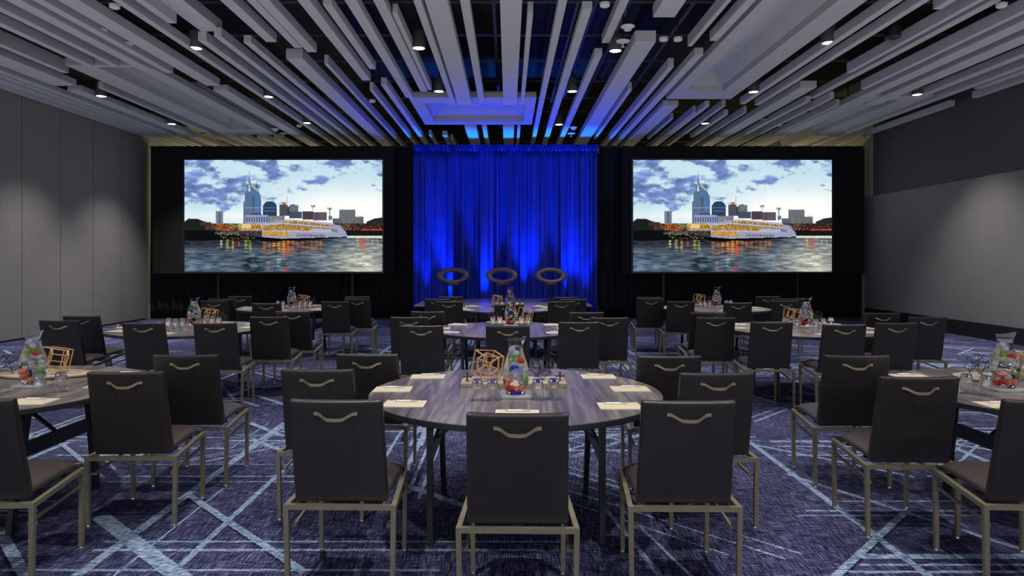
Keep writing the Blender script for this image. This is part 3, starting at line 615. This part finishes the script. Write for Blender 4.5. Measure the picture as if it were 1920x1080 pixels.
# ------------------------------------------------------------------ uplighters
up = empty('uplighter', (0, 0, 0))
b = BM(); lathe(b, [(0, .05), (.08, .05), (.085, .07), (.085, .22), (.075, .235), (0, .225)], 24, cap=False); obj('housing', b, M['black'], up, 40)
b = BM(); lathe(b, [(0, .237), (.07, .237)], 20, cap=False); obj('lens', b, M['led'], up)
b = BM(); bar(b, (-.1, 0, .01), (.1, 0, .01), .05, .02); bar(b, (-.1, 0, .01), (-.1, 0, .15), .02, .03); bar(b, (.1, 0, .01), (.1, 0, .15), .02, .03); obj('yoke', b, M['black'], up)
for i, X in enumerate(UPX):
    o = up if i == 0 else copy_tree(up); o.location = (X, 17.70, 0)
    tag(o, 'black LED uplighter behind the stage at the foot of the blue drape, %s' % ['leftmost', 'second from left', 'third from left', 'third from right', 'second from right', 'rightmost'][i], 'uplighter', 'blue uplighters')

# ------------------------------------------------------------------ stage and swivel chairs
SH = .61
st = empty('stage', (.0, 16.05, 0), 'low rectangular stage platform with grey deck in front of blue drape', 'stage')
x0, x1, y0, y1 = PX(776, 14.8), PX(1110, 14.8), 14.8, 17.35
b = BM(); box(b, ((x0+x1)/2, 0, SH-.02), (x1-x0, y1-y0, .04), .006, 1); obj('deck', b, M['stage_top'], st)
b = BM()
pts = []
for i in range(101): pts.append((x0+.03, y1-.02-(y1-y0-.06)*i/100))
for i in range(1, 161): pts.append((x0+.03+(x1-x0-.06)*i/160, y0+.04))
for i in range(1, 101): pts.append((x1-.03, y0+.04+(y1-y0-.06)*i/100))
lo, hi = [], []
for i, (x, y) in enumerate(pts):
    o_ = .015*math.sin(i*1.9)
    nx, ny = (o_, 0) if (i < 100 or i > 261) else (0, o_)
    lo.append(b.verts.new((x+nx, y+ny-16.05, .01))); hi.append(b.verts.new((x+nx*.6, y+ny*.6-16.05, SH-.04)))
for i in range(len(pts)-1): b.faces.new((lo[i], lo[i+1], hi[i+1], hi[i]))
o = obj('skirt', b, M['blackdrape'], st, 180); md = o.modifiers.new('cloth', 'SOLIDIFY'); md.thickness = .004

def ring_chair():
    r_ = empty('swivel_chair', (0, 0, 0))
    # tilted padded ring, thick at the back and thin at the front
    b = BM(); n, k_ = 48, 14; rings = []
    tilt = math.radians(40)
    for i in range(n):
        a = 2*math.pi*i/n; rx, ry = .315, .235
        tk = .062+.032*(math.sin(a)*.5+.5)        # thicker at the top
        ring = []
        for j in range(k_):
            p = 2*math.pi*j/k_
            rr = tk*math.cos(p); q = tk*1.15*math.sin(p)
            lx = (rx+rr)*math.cos(a); lz = (ry+rr)*math.sin(a); ly = q
            ring.append(b.verts.new((lx, ly*math.cos(tilt)+lz*math.sin(tilt)*.9, .62+lz*math.cos(tilt)*.78-ly*math.sin(tilt)*.3)))
        rings.append(ring)
    for i in range(n):
        for j in range(k_): b.faces.new((rings[i][j], rings[(i+1) % n][j], rings[(i+1) % n][(j+1) % k_], rings[i][(j+1) % k_]))
    obj('ring_backrest', b, M['ringleather'], r_, 180)
    b = BM(); lathe(b, [(0, .335), (.13, .335), (.16, .35), (.165, .38), (.14, .40), (0, .405)], 32, cap=False); o = obj('seat', b, M['ringleather'], r_, 60); o.location = (0, -.06, .065)
    b = BM(); box(b, (0, -.02, .392), (.32, .2, .03), .01); obj('seat_bracket', b, M['black'], r_)
    b = BM(); rod(b, (0, 0, .02), (0, 0, .39), .028, 16); obj('pedestal', b, M['black'], r_, 60)
    b = BM(); lathe(b, [(0, 0), (.24, 0), (.24, .012), (.05, .03), (0, .03)], 32, cap=False); obj('base', b, M['black'], r_, 50)
    return r_
rc = ring_chair()
for i, (px, lb) in enumerate(((850, 'left of three'), (941, 'middle of three'), (1033, 'right of three'))):
    o = rc if i == 0 else copy_tree(rc); o.location = (PX(px, 16.2), 16.2, SH)
    tag(o, 'brown leather ring shaped swivel chair on the stage, %s' % lb, 'chair', 'ring swivel chairs on the stage')

# ------------------------------------------------------------------ conference chair
def make_chair():
    r_ = empty('conference_chair', (0, 0, 0))
    # seat cushion
    b = BM(); nx, ny = 10, 12; top = {}
    def seat_pt(i, j, topside):
        u = i/nx*2-1; v = j/ny; wd = .222+.004*v
        y = .02+.455*v; z0 = .436+.028*v
        edge = max(abs(u)**6, (v*2-1)**8 if v > .5 else 0)
        z = z0+.066-.030*edge-.012*(v**5)*2 if topside else z0-.004+.012*edge
        if topside and v > .9: z -= .012
        return (u*wd, y, z)
    for s_ in (0, 1):
        for i in range(nx+1):
            for j in range(ny+1): top[(s_, i, j)] = b.verts.new(seat_pt(i, j, s_))
    for i in range(nx):
        for j in range(ny):
            b.faces.new((top[1, i, j], top[1, i+1, j], top[1, i+1, j+1], top[1, i, j+1])); b.faces.new((top[0, i, j], top[0, i, j+1], top[0, i+1, j+1], top[0, i+1, j]))
    for i in range(nx):
        b.faces.new((top[0, i, 0], top[0, i+1, 0], top[1, i+1, 0], top[1, i, 0])); b.faces.new((top[0, i+1, ny], top[0, i, ny], top[1, i, ny], top[1, i+1, ny]))
    for j in range(ny):
        b.faces.new((top[0, 0, j+1], top[0, 0, j], top[1, 0, j], top[1, 0, j+1])); b.faces.new((top[0, nx, j], top[0, nx, j+1], top[1, nx, j+1], top[1, nx, j]))
    bmesh.ops.recalc_face_normals(b, faces=b.faces)
    es = [e for e in b.edges if e.calc_face_angle(0) > math.radians(50)]
    bmesh.ops.bevel(b, geom=es, offset=.010, segments=3, affect='EDGES', profile=.5)
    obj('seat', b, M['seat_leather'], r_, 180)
    # backrest, leaning back, softly padded
    b = BM(); nx, nz = 12, 14; V = {}
    def back_pt(i, k, s_):
        u = i/nx*2-1; t = k/nz; wd = .225-.005*t
        z = .430+.512*t-(.006*(1-abs(u)**3) if k == nz else 0)
        y = .020-.105*t-.012*math.sin(math.pi*t)*0
        th = .052-.012*t
        bulge = .010*(1-u*u)*math.sin(math.pi*t)
        if s_ == 0: return (u*wd, y-bulge*.5, z)
        return (u*wd, y+th+bulge, z+.004)
    for s_ in (0, 1):
        for i in range(nx+1):
            for k in range(nz+1): V[s_, i, k] = b.verts.new(back_pt(i, k, s_))
    for i in range(nx):
        for k in range(nz):
            b.faces.new((V[0, i, k], V[0, i+1, k], V[0, i+1, k+1], V[0, i, k+1])); b.faces.new((V[1, i, k], V[1, i, k+1], V[1, i+1, k+1], V[1, i+1, k]))
    for i in range(nx):
        b.faces.new((V[0, i, 0], V[1, i, 0], V[1, i+1, 0], V[0, i+1, 0])); b.faces.new((V[0, i, nz], V[0, i+1, nz], V[1, i+1, nz], V[1, i, nz]))
    for k in range(nz):
        b.faces.new((V[0, 0, k], V[0, 0, k+1], V[1, 0, k+1], V[1, 0, k])); b.faces.new((V[0, nx, k], V[1, nx, k], V[1, nx, k+1], V[0, nx, k+1]))
    bmesh.ops.recalc_face_normals(b, faces=b.faces)
    es = [e for e in b.edges if e.calc_face_angle(0) > math.radians(50)]
    bmesh.ops.bevel(b, geom=es, offset=.009, segments=3, affect='EDGES', profile=.5)
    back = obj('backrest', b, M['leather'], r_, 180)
    # grab handle: a sagging strap of metal with flat tabs
    b = BM(); n = 28; prev = None
    for i in range(n+1):
        u = i/n*2-1; ax = abs(u)
        q_ = min(1, max(0, (.90-ax)/.62)); s = q_*q_*(3-2*q_)*(1-.10*ax)
        zc = .878-.026*s*(1-.12*ax); yc = -.073+.0+(-.026)*s
        yc -= .004
        hw = .0075
        ring = [b.verts.new((u*.103, yc-.0025, zc-hw)), b.verts.new((u*.103, yc-.0025, zc+hw)), b.verts.new((u*.103, yc+.003, zc+hw)), b.verts.new((u*.103, yc+.003, zc-hw))]
        if prev:
            for q in range(4): b.faces.new((prev[q], prev[(q+1) % 4], ring[(q+1) % 4], ring[q]))
        else: b.faces.new(ring)
        prev = ring
    b.faces.new(prev[::-1]); bmesh.ops.recalc_face_normals(b, faces=b.faces)
    obj('handle', b, M['handle'], back, 50)
    # frame
    b = BM(); t = .024
    bar(b, (-.272, 0, .412), (.272, 0, .412), t, .024)
    for s in (-1, 1): bar(b, (s*.260, 0, .412), (s*.232, .47, .440), t, .024)
    bar(b, (-.24, .462, .440), (.24, .462, .440), .02, .02)
    obj('seat_frame', b, M['bronze'], r_)
    for s in (-1, 1):
        b = BM(); bar(b, (s*.260, 0, .402), (s*.254, 0, .014), .024, .024, .022, .022); l = obj('leg', b, M['bronze'], r_)
        b = BM(); lathe(b, [(0, 0), (.013, 0), (.014, .006), (.010, .016), (0, .016)], 12, cap=False, c=(s*.254, 0, 0)); obj('glide', b, M['glide'], l, 60)
        b = BM(); bar(b, (s*.232, .462, .432), (s*.228, .462, .014), .024, .024, .022, .022); l = obj('leg', b, M['bronze'], r_)
        b = BM(); lathe(b, [(0, 0), (.013, 0), (.014, .006), (.010, .016), (0, .016)], 12, cap=False, c=(s*.228, .462, 0)); obj('glide', b, M['glide'], l, 60)
        b = BM(); bar(b, (s*.230, .45, .356), (s*.226, .03, .318), .013, .013); bar(b, (s*.219, .03, .312), (s*.256, .03, .312), .013, .013); bar(b, (s*.256, .036, .312), (s*.256, .0, .312), .013, .013)
        obj('side_bar', b, M['bronze'], r_)
    b = BM(); bar(b, (-.2, .15, .428), (.2, .15, .428), .03, .01); bar(b, (-.2, .36, .440), (.2, .36, .440), .03, .01); obj('seat_support', b, M['black'], r_)
    return r_
SEAT = {0: 'at the near edge', 1: 'at the near left', 2: 'at the left side', 3: 'at the far left', 4: 'at the near right', 5: 'at the right side', 6: 'at the far right'}
TAB = {'T1': 'front centre', 'TL1': 'front left', 'TR1': 'front right', 'T2': 'middle row centre', 'TL2': 'middle row left', 'TR2': 'middle row right', 'T3': 'back row centre', 'TL3': 'back row left', 'TR3': 'back row right'}
TP = {'T1': (.045, 4.25), 'TL1': (-3.38, 4.36), 'TR1': (3.49, 4.25), 'T2': (-.03, 8.1), 'TL2': (-3.9, 8.2), 'TR2': (3.58, 8.12), 'T3': (-.03, 11.56), 'TL3': (-3.78, 11.7), 'TR3': (3.58, 11.6)}
# (table, seat, centre x of the backrest top, its pixel row)
CH_ = [('T1', 0, 971, 776.5), ('T1', 1, 629, 751), ('T1', 4, 1293.5, 753), ('T1', 2, 594, 693.5), ('T1', 5, 1346, 700), ('T1', 3, 688.5, 664.5), ('T1', 6, 1256, 668),
       ('TL1', 5, 231.6, 698), ('TL1', 6, 345, 666), ('TL1', 4, -70, 750), ('TR1', 2, 1728, 707.5), ('TR1', 3, 1610, 667), ('TR1', 1, 1980, 752),
       ('TL2', 2, 109, 601), ('TL2', 3, 151, 592.5), ('TL2', 6, 548, 584), ('TL2', 0, 267, 605.5), ('TL2', 4, 401, 605.5), ('TL2', 5, 502.5, 594),
       ('T2', 2, 766.7, 594.5), ('T2', 1, 790, 610.5), ('T2', 3, 802, 584), ('T2', 0, 952, 611), ('T2', 4, 1086, 604), ('T2', 5, 1143, 595.5), ('T2', 6, 1100, 585.5),
       ('T3', 1, 841.5, 565), ('T3', 2, 820, 560.5), ('T3', 3, 845, 556), ('T3', 0, 954, 571), ('T3', 4, 1053, 565.3), ('T3', 5, 1075.5, 561), ('T3', 6, 1060.5, 557),
       ('TL3', 3, 449, 555.5), ('TL3', 2, 413.5, 560.5), ('TL3', 1, 400.5, 564), ('TL3', 0, 498.5, 568.5), ('TL3', 4, 627.5, 565.5), ('TL3', 5, 669.5, 560.5), ('TL3', 6, 669.5, 556),
       ('TR2', 3, 1328, 586), ('TR2', 2, 1343.5, 595.5), ('TR2', 1, 1449, 604), ('TR2', 0, 1585.5, 608.5), ('TR2', 4, 1683, 605.7), ('TR2', 5, 1741.5, 594.5), ('TR2', 6, 1656, 587),
       ('TR3', 1, 1277.5, 565), ('TR3', 2, 1221.5, 560), ('TR3', 3, 1217.5, 557), ('TR3', 0, 1384.5, 567.5), ('TR3', 4, 1473.5, 564), ('TR3', 5, 1480.5, 560), ('TR3', 6, 1439.5, 555.7)]
proto = make_chair(); firstc = True; rnd = random.Random(3)
ROT = {('T1', 1): -1.5, ('T1', 4): -1, ('TL1', 4): 3, ('TR1', 1): -3, ('TL1', 5): 2, ('TR1', 2): -1}
for (tb, st_, px, py) in CH_:
    dt = (CH-.942)*F/(py-VY); d = dt+.085; X = (px-VX)*dt/F
    o = proto if firstc else copy_tree(proto); firstc = False
    rz = ROT.get((tb, st_), rnd.uniform(-2, 2)+(0 if st_ == 0 else (-2 if st_ in (1, 2, 3) else 2)))
    rz = math.radians(rz)
    o.location = (X-.085*math.sin(rz)*0, d, 0); o.rotation_euler = (0, 0, rz)
    tag(o, 'dark brown leather conference chair %s of the %s round table' % (SEAT[st_], TAB[tb]), 'chair', 'conference chairs around the round tables')

# ------------------------------------------------------------------ round tables
TH = .77; R = .915
def make_table():
    r_ = empty('round_table', (0, 0, 0))
    b = BM(); lathe(b, [(0, TH-.035), (R-.004, TH-.035), (R, TH-.031), (R, TH-.004), (R-.003, TH-.0012)], 128, cap=False)
    obj('edge_band', b, M['rim'], r_, 40)
    b = BM(); lathe(b, [(R-.003, TH-.003), (R-.003, TH), (0, TH)], 128, cap=False); obj('tabletop', b, M['wood'], r_, 40)
    oy = -.06
    for s in (-1, 1):
        for q in (-1, 1):
            b = BM(); bar(b, (s*.50, oy+q*.30, TH-.035), (s*.485, oy+q*.405, 0), .035, .075, .033, .042, up=(0, 1, 0)); obj('leg', b, M['black'], r_)
        b = BM(); bar(b, (s*.495, oy-.35, .47), (s*.495, oy+.35, .47), .022, .085); obj('crossbar', b, M['black'], r_)
        b = BM(); bar(b, (s*.5, oy-.36, TH-.05), (s*.5, oy+.36, TH-.05), .05, .03); obj('top_rail', b, M['black'], r_)
        b = BM(); bar(b, (s*.49, oy, .49), (s*.20, oy, TH-.05), .03, .012); bar(b, (s*.30, oy, .655), (s*.12, oy, TH-.04), .035, .02); obj('folding_brace', b, M['black'], r_)
    b = BM(); bar(b, (-.5, oy-.05, TH-.045), (.5, oy-.05, TH-.045), .03, .02); bar(b, (-.5, oy+.05, TH-.045), (.5, oy+.05, TH-.045), .03, .02); obj('under_rail', b, M['black'], r_)
    return r_
tp = make_table()
for i, (kx, (X, Y)) in enumerate(TP.items()):
    o = tp if i == 0 else copy_tree(tp); o.location = (X, Y, 0)
    tag(o, 'round folding table with walnut laminate top and black edge, %s' % TAB[kx], 'table', 'round banquet tables')

# ------------------------------------------------------------------ things on the tables
def make_jug():
    """a water carafe with a hole through its belly and a lip drawn out to the right"""
    r_ = empty('water_carafe', (0, 0, 0))
    prof = [(.0, 0), (.052, 0), (.060, .006), (.072, .04), (.080, .085), (.081, .13), (.074, .175), (.060, .215), (.048, .25), (.043, .285), (.045, .315), (.052, .335)]
    b = BM(); n = 40; rings = lathe(b, prof, n, cap=False)
    for k_ in range(n):
        v = rings[-1][k_]; a = 2*math.pi*k_/n; f = max(0, math.cos(a))**4; v.co.x += .020*f; v.co.z += .018*f
    # close the top with a slightly sunken water and rim surface
    inner = [b.verts.new((rings[-1][k_].co.x*.93, rings[-1][k_].co.y*.93, rings[-1][k_].co.z)) for k_ in range(n)]
    low = [b.verts.new((.039*math.cos(2*math.pi*k_/n), .039*math.sin(2*math.pi*k_/n), .285)) for k_ in range(n)]
    for k_ in range(n):
        j = (k_+1) % n; b.faces.new((rings[-1][k_], rings[-1][j], inner[j], inner[k_])); b.faces.new((inner[k_], inner[j], low[j], low[k_]))
    b.faces.new(low[::-1])
    bmesh.ops.remove_doubles(b, verts=b.verts, dist=1e-5); bmesh.ops.recalc_face_normals(b, faces=b.faces)
    body = obj('carafe_body', b, M['jug'], r_, 50)
    # cutter for the hole
    b = BM(); bmesh.ops.create_cone(b, cap_ends=True, segments=28, radius1=1, radius2=1, depth=.3, matrix=Matrix.Translation((-.004, 0, .125)) @ Matrix.Rotation(math.pi/2, 4, 'X') @ Matrix.Diagonal((.024, .030, 1, 1)))
    cut = obj('cut', b, None)
    md = body.modifiers.new('hole', 'BOOLEAN'); md.object = cut; md.operation = 'DIFFERENCE'; md.solver = 'EXACT'
    bpy.context.view_layer.update()
    dg = bpy.context.evaluated_depsgraph_get(); me = bpy.data.meshes.new_from_object(body.evaluated_get(dg)); body.modifiers.clear(); body.data = me
    bpy.data.objects.remove(cut, do_unlink=True)
    rn = random.Random(4)
    def chunk(name, mt, c, s, ico=2, jit_=.25):
        b = BM(); bmesh.ops.create_icosphere(b, subdivisions=ico, radius=1)
        for v in b.verts: v.co *= 1+rn.uniform(-jit_, jit_)
        rot = Matrix.Rotation(rn.uniform(0, 6), 3, 'Z') @ Matrix.Rotation(rn.uniform(0, 3), 3, 'X')
        for v in b.verts: v.co = rot @ Vector((v.co.x*s[0], v.co.y*s[1], v.co.z*s[2])) + Vector(c)
        return obj(name, b, mt, r_, 180)
    for c, s, k_ in (((-.040, -.02, .088), (.026, .015, .026), 'pink'), ((-.045, .0, .055), (.022, .015, .02), 'pink'), ((.005, -.015, .035), (.034, .015, .022), 'pink'), ((.035, -.02, .040), (.022, .015, .022), 'pink'), ((-.025, -.03, .045), (.022, .012, .022), 'red'),
                     ((.026, -.02, .200), (.024, .016, .016), 'red'), ((-.02, .02, .03), (.026, .015, .02), 'red')):
        chunk('strawberry_piece', M[k_], c, s)
    for c, s in (((.052, -.01, .085), (.012, .016, .030)), ((-.02, -.01, .205), (.020, .014, .012)), ((.0, .01, .222), (.018, .014, .012))): chunk('lime_piece', M['green'], c, s)
    for c in ((.048, .005, .14), (-.048, .01, .15), (-.005, .02, .18), (.0, .0, .245), (.03, .02, .065), (.0, .03, .10), (-.02, .0, .268), (.03, .01, .17), (-.045, .02, .12), (.045, .02, .11)): chunk('ice_piece', M['ice'], c, (.022, .020, .020), 1, .15)
    return r_
def make_glass():
    b = BM(); lathe(b, [(0, .122), (.026, .122), (.030, .118), (.036, .06), (.041, .0), (.0385, .0), (.034, .06), (.028, .104), (0, .106)], 24, cap=False)
    bmesh.ops.remove_doubles(b, verts=b.verts, dist=1e-5); bmesh.ops.recalc_face_normals(b, faces=b.faces)
    return obj('drinking_glass', b, M['glass'], None, 50)
def make_gold():
    b = BM(); s = .012
    def frame(c, a, rot, th, skip=()):
        P = {}
        for i in (-1, 1):
            for j in (-1, 1):
                for k_ in (-1, 1): P[i, j, k_] = Vector(c)+rot @ Vector((i*a[0], j*a[1], k_*a[2]))
        for p in P:
            for q in P:
                if p < q and sum(abs(x-y) for x, y in zip(p, q)) == 2: bar(b, P[p], P[q], th, th*.55)
    R1 = Matrix.Rotation(.12, 3, 'Y') @ Matrix.Rotation(.5, 3, 'Z') @ Matrix.Rotation(.12, 3, 'X')
    frame((0, 0, .118), (.072, .072, .078), R1, .011)
    R2 = Matrix.Rotation(-.45, 3, 'Y') @ Matrix.Rotation(.9, 3, 'Z') @ Matrix.Rotation(.6, 3, 'X')
    frame((.005, -.02, .125), (.05, .05, .045), R2, .012)
    cs = [Vector((0, 0, .118))+R1 @ Vector(v) for v in ((.072, .072, -.078), (-.072, .072, -.078), (.072, -.072, -.078), (.072, -.072, .078))]
    ds = [Vector((.005, -.02, .125))+R2 @ Vector(v) for v in ((.05, .05, -.045), (-.05, .05, -.045), (.05, -.05, -.045), (.05, -.05, .045))]
    for p, q in zip(cs, ds): bar(b, p, q, .008, .005)
    zmin = min(v.co.z for v in b.verts)
    for v in b.verts: v.co.z -= zmin
    return obj('geometric_sculpture', b, M['gold'])
def make_burst():
    b = BM(); rn = random.Random(8); c = Vector((0, 0, .085)); ends = []
    for k_ in range(12):
        ph = math.acos(1-2*(k_+.5)/12); th = math.pi*(1+5**.5)*k_
        ends.append(c+Vector((math.cos(th)*math.sin(ph), math.sin(th)*math.sin(ph), math.cos(ph)))*.082)
    for p in ends: rod(b, c, p, .0022, 6)
    for i, p in enumerate(ends):
        near = sorted(ends, key=lambda q: (q-p).length)[1:4]
        for q in near[:2]: rod(b, p, (p+q)/2+(c-p)*.15, .0018, 5); rod(b, (p+q)/2+(c-p)*.15, q, .0018, 5)
        bmesh.ops.create_icosphere(b, subdivisions=1, radius=.0045, matrix=Matrix.Translation(p))
    zmin = min(v.co.z for v in b.verts)
    for v in b.verts: v.co.z -= zmin
    return obj('wire_starburst', b, M['black'])
def make_jack():
    b = BM()
    for d_ in ((1, 0, 0), (0, 1, 0), (0, 0, 1)):
        v = Vector(d_)*.024; rod(b, -v, v, .0045, 8)
        for s in (-1, 1): bmesh.ops.create_icosphere(b, subdivisions=1, radius=.008, matrix=Matrix.Translation(v*s))
    for v in b.verts: v.co.z += .032
    return obj('toy_jack', b, M['black'])
def make_pad():
    r_ = empty('notepad', (0, 0, 0))
    b = BM(); box(b, (0, 0, .002), (.236, .168, .004)); obj('paper_block', b, M['paperline'], r_)
    b = BM(); box(b, (0, 0, .0042), (.224, .156, .001)); obj('top_sheet', b, M['paper'], r_)
    return r_
def make_pen():
    r_ = empty('ballpoint_pen', (0, 0, 0))
    b = BM(); rod(b, (-.062, 0, .0055), (.06, 0, .0055), .0055, 12); obj('barrel', b, M['pen'], r_, 60)
    b = BM(); bar(b, (.02, -.005, .010), (.062, -.005, .010), .003, .0025); obj('clip', b, M['glide'], r_)
    b = BM(); rod(b, (-.075, 0, .0055), (-.062, 0, .0055), .003, 10); obj('tip', b, M['glide'], r_, 60)
    return r_
P = {'jug': make_jug(), 'glass': make_glass(), 'gold': make_gold(), 'burst': make_burst(), 'jack': make_jack(), 'pad': make_pad(), 'pen': make_pen()}
used = set()
def put(kind, loc, label, cat, group, rz=0, sc=None):
    o = P[kind] if kind not in used else copy_tree(P[kind]); used.add(kind)
    o.location = loc; o.rotation_euler = (0, 0, rz)
    if sc: o.scale = (sc, sc, sc)
    return tag(o, label, cat, group)
def TPX(px, py): d = (CH-TH)*F/(py-VY); return (px-VX)*d/F, d
# pads and pens
PADS = {3: (-.62, .53), 2: (-.79, .06), 1: (-.65, -.40), 6: (.60, .51), 5: (.735, .07), 4: (.59, -.43), 0: (0, -.62)}
SEATP = {0: 'before the nearest chair', 1: 'before the near left chair', 2: 'before the left side chair', 3: 'before the far left chair', 4: 'before the near right chair', 5: 'before the right side chair', 6: 'before the far right chair'}
for kx, (X, Y) in TP.items():
    for s_, (dx, dy) in PADS.items():
        if kx == 'TL1' and s_ in (1, 2, 3, 0): continue
        if kx == 'TR1' and s_ in (4, 5, 6, 0): continue
        x, y = X+dx+rnd.uniform(-.01, .01), Y+dy+rnd.uniform(-.015, .015); rz = rnd.uniform(-.03, .03)
        put('pad', (x, y, TH), 'cream notepad on the %s round table %s' % (TAB[kx], SEATP[s_]), 'notepad', 'notepads on the round tables', rz)
        put('pen', (x+rnd.uniform(-.01, .015), y+rnd.uniform(.03, .055), TH+.0047), 'white pen lying on the notepad %s, %s table' % (SEATP[s_], TAB[kx]), 'pen', 'pens on the notepads', rz+rnd.uniform(-.05, .05))
# centrepieces: pixel positions of the bases
CP = {'T1': dict(jug=(967, 743), gold=(914, 731), burst=(1012, 729), glass=[(895, 750), (924, 750), (1008, 749), (1038, 748)], board=(963, 0), jack=[(876, 722), (1050, 719)]),
      'TL1': dict(jug=(62, 724), gold=(104, 716), burst=(18, 707), glass=[(75, 741), (114, 734)], board=None, jack=[]),
      'TR1': dict(jug=(1884, 731), gold=(1900, 716), burst=(1832, 713), glass=[(1812, 737), (1848, 741)], board=None, jack=[]),
      'T2': dict(jug=(958, 611), gold=(985, 607.5), burst=(925, 607), glass=[(924, 611), (937, 611), (978, 611), (991, 611)], board=None, jack=[]),
      'TL2': dict(jug=(364, 612), gold=(392, 611), burst=(413, 609), glass=[(316, 615), (329, 616), (342, 615), (384, 613), (397, 614), (410, 613)], board=None, jack=[]),
      'TR2': dict(jug=(1512, 613), gold=(1484, 608), burst=(1531, 608), glass=[(1472, 614.5), (1494, 616), (1530, 617), (1544, 615.5), (1558, 613)], board=None, jack=[]),
      'T3': dict(jug=(956, 577), gold=(932, 575), burst=(976, 575), glass=[(931, 578), (941, 578), (970, 578), (980, 578)], board=None, jack=[]),
      'TL3': dict(jug=(547, 577), gold=(569, 576), burst=(580, 577), glass=[(521, 577), (531, 578), (562, 578), (572, 578), (582, 578)], board=None, jack=[]),
      'TR3': dict(jug=(1344, 576), gold=(1311, 573), burst=(1331, 575), glass=[(1313, 576.5), (1322, 576.5), (1331, 576.5), (1362, 576), (1370, 576)], board=None, jack=[])}
for kx, c in CP.items():
    T = TAB[kx]; X, Y = TP[kx]
    jx, jy = TPX(*c['jug'])
    b = BM(); box(b, (0, 0, .012), (.185, .16, .018), .003, 1)
    co = obj('tray', b, M['coaster']); co.location = (jx, jy, TH-.003+.0001); tag(co, 'grey square tray under the water carafe on the %s table' % T, 'tray', 'square trays under the carafes')
    put('jug', (jx, jy, TH+.0185), 'glass fruit water carafe with a hole through it on the %s table' % T, 'water carafe', 'fruit water carafes', rnd.uniform(-.1, .1))
    gx, gy = TPX(*c['gold']); bx, by = TPX(*c['burst'])
    bz = TH
    if kx == 'T1':
        b = BM(); box(b, (0, 0, .015), (.69, .26, .03), .003, 1); o = obj('serving_board', b, M['board']); o.location = (TPX(963, 728)[0], 4.49, TH); tag(o, 'long weathered wood board behind the carafe on the front centre table', 'board', 'wooden boards')
        gy = 4.50; by = 4.48; bx = (1012-VX)*by/F; gx = (914-VX)*gy/F; bz = TH+.03
    else:
        b = BM(); lathe(b, [(0, .003), (.15, 0), (.17, .006), (.172, .018), (.165, .02), (0, .02)], 48, cap=False); o = obj('serving_board', b, M['board'], None, 40)
        mx, my = (gx+bx)/2, max(gy, by)+.06
        my = max(my, jy+.28); mx = min(max((gx+bx)/2, X-.5), X+.5)
        if abs(gx-bx) > .2: sx = max(1, (abs(gx-bx)/2+.1)/.17)
        else: sx = 1
        o.location = (mx, my, TH); o.scale = (sx, 1, 1); tag(o, 'round wooden board behind the carafe on the %s table' % T, 'board', 'wooden boards'); bz = TH+.02
        gx, gy = (c['gold'][0]-VX)*my/F, my; bx, by = (c['burst'][0]-VX)*(my-.02)/F, my-.02
        if abs(gx-bx) < .17: bx = gx+math.copysign(.17, bx-gx); by = my-.06
    put('gold', (gx, gy, bz), 'brass coloured geometric frame sculpture beside the carafe on the %s table' % T, 'sculpture', 'geometric frame sculptures', rnd.uniform(0, 1.5) if kx != 'T1' else 0)
    put('burst', (bx, by, bz), 'small black wire starburst ornament on the %s table' % T, 'ornament', 'black wire starbursts', rnd.uniform(0, 1))
    gl = sorted(c['glass']); used_n = 0
    for i, (px, py) in enumerate(gl):
        x, y = TPX(px, py)
        left = [g_ for g_ in gl if g_[0] < c['jug'][0]]; isl = px < c['jug'][0]
        grp = left if isl else [g_ for g_ in gl if g_[0] >= c['jug'][0]]; n_ = grp.index((px, py))
        order = (['outermost', 'second from outside', 'third from outside'][n_] if isl else ['nearest the carafe', 'second from the carafe', 'third from the carafe'][n_])
        put('glass', (x, y, TH), 'upturned glass %s of the carafe, %s table, %s' % ('left' if isl else 'right', T, order), 'drinking glass', 'upturned glasses on the tables')
    for i, (px, py) in enumerate(c['jack']):
        y = 4.42+.02*i; put('jack', ((px-VX)*y/F, y, TH+.03), 'small black metal jack at the %s end of the wooden board' % ('left', 'right')[i], 'ornament', 'small black jacks')
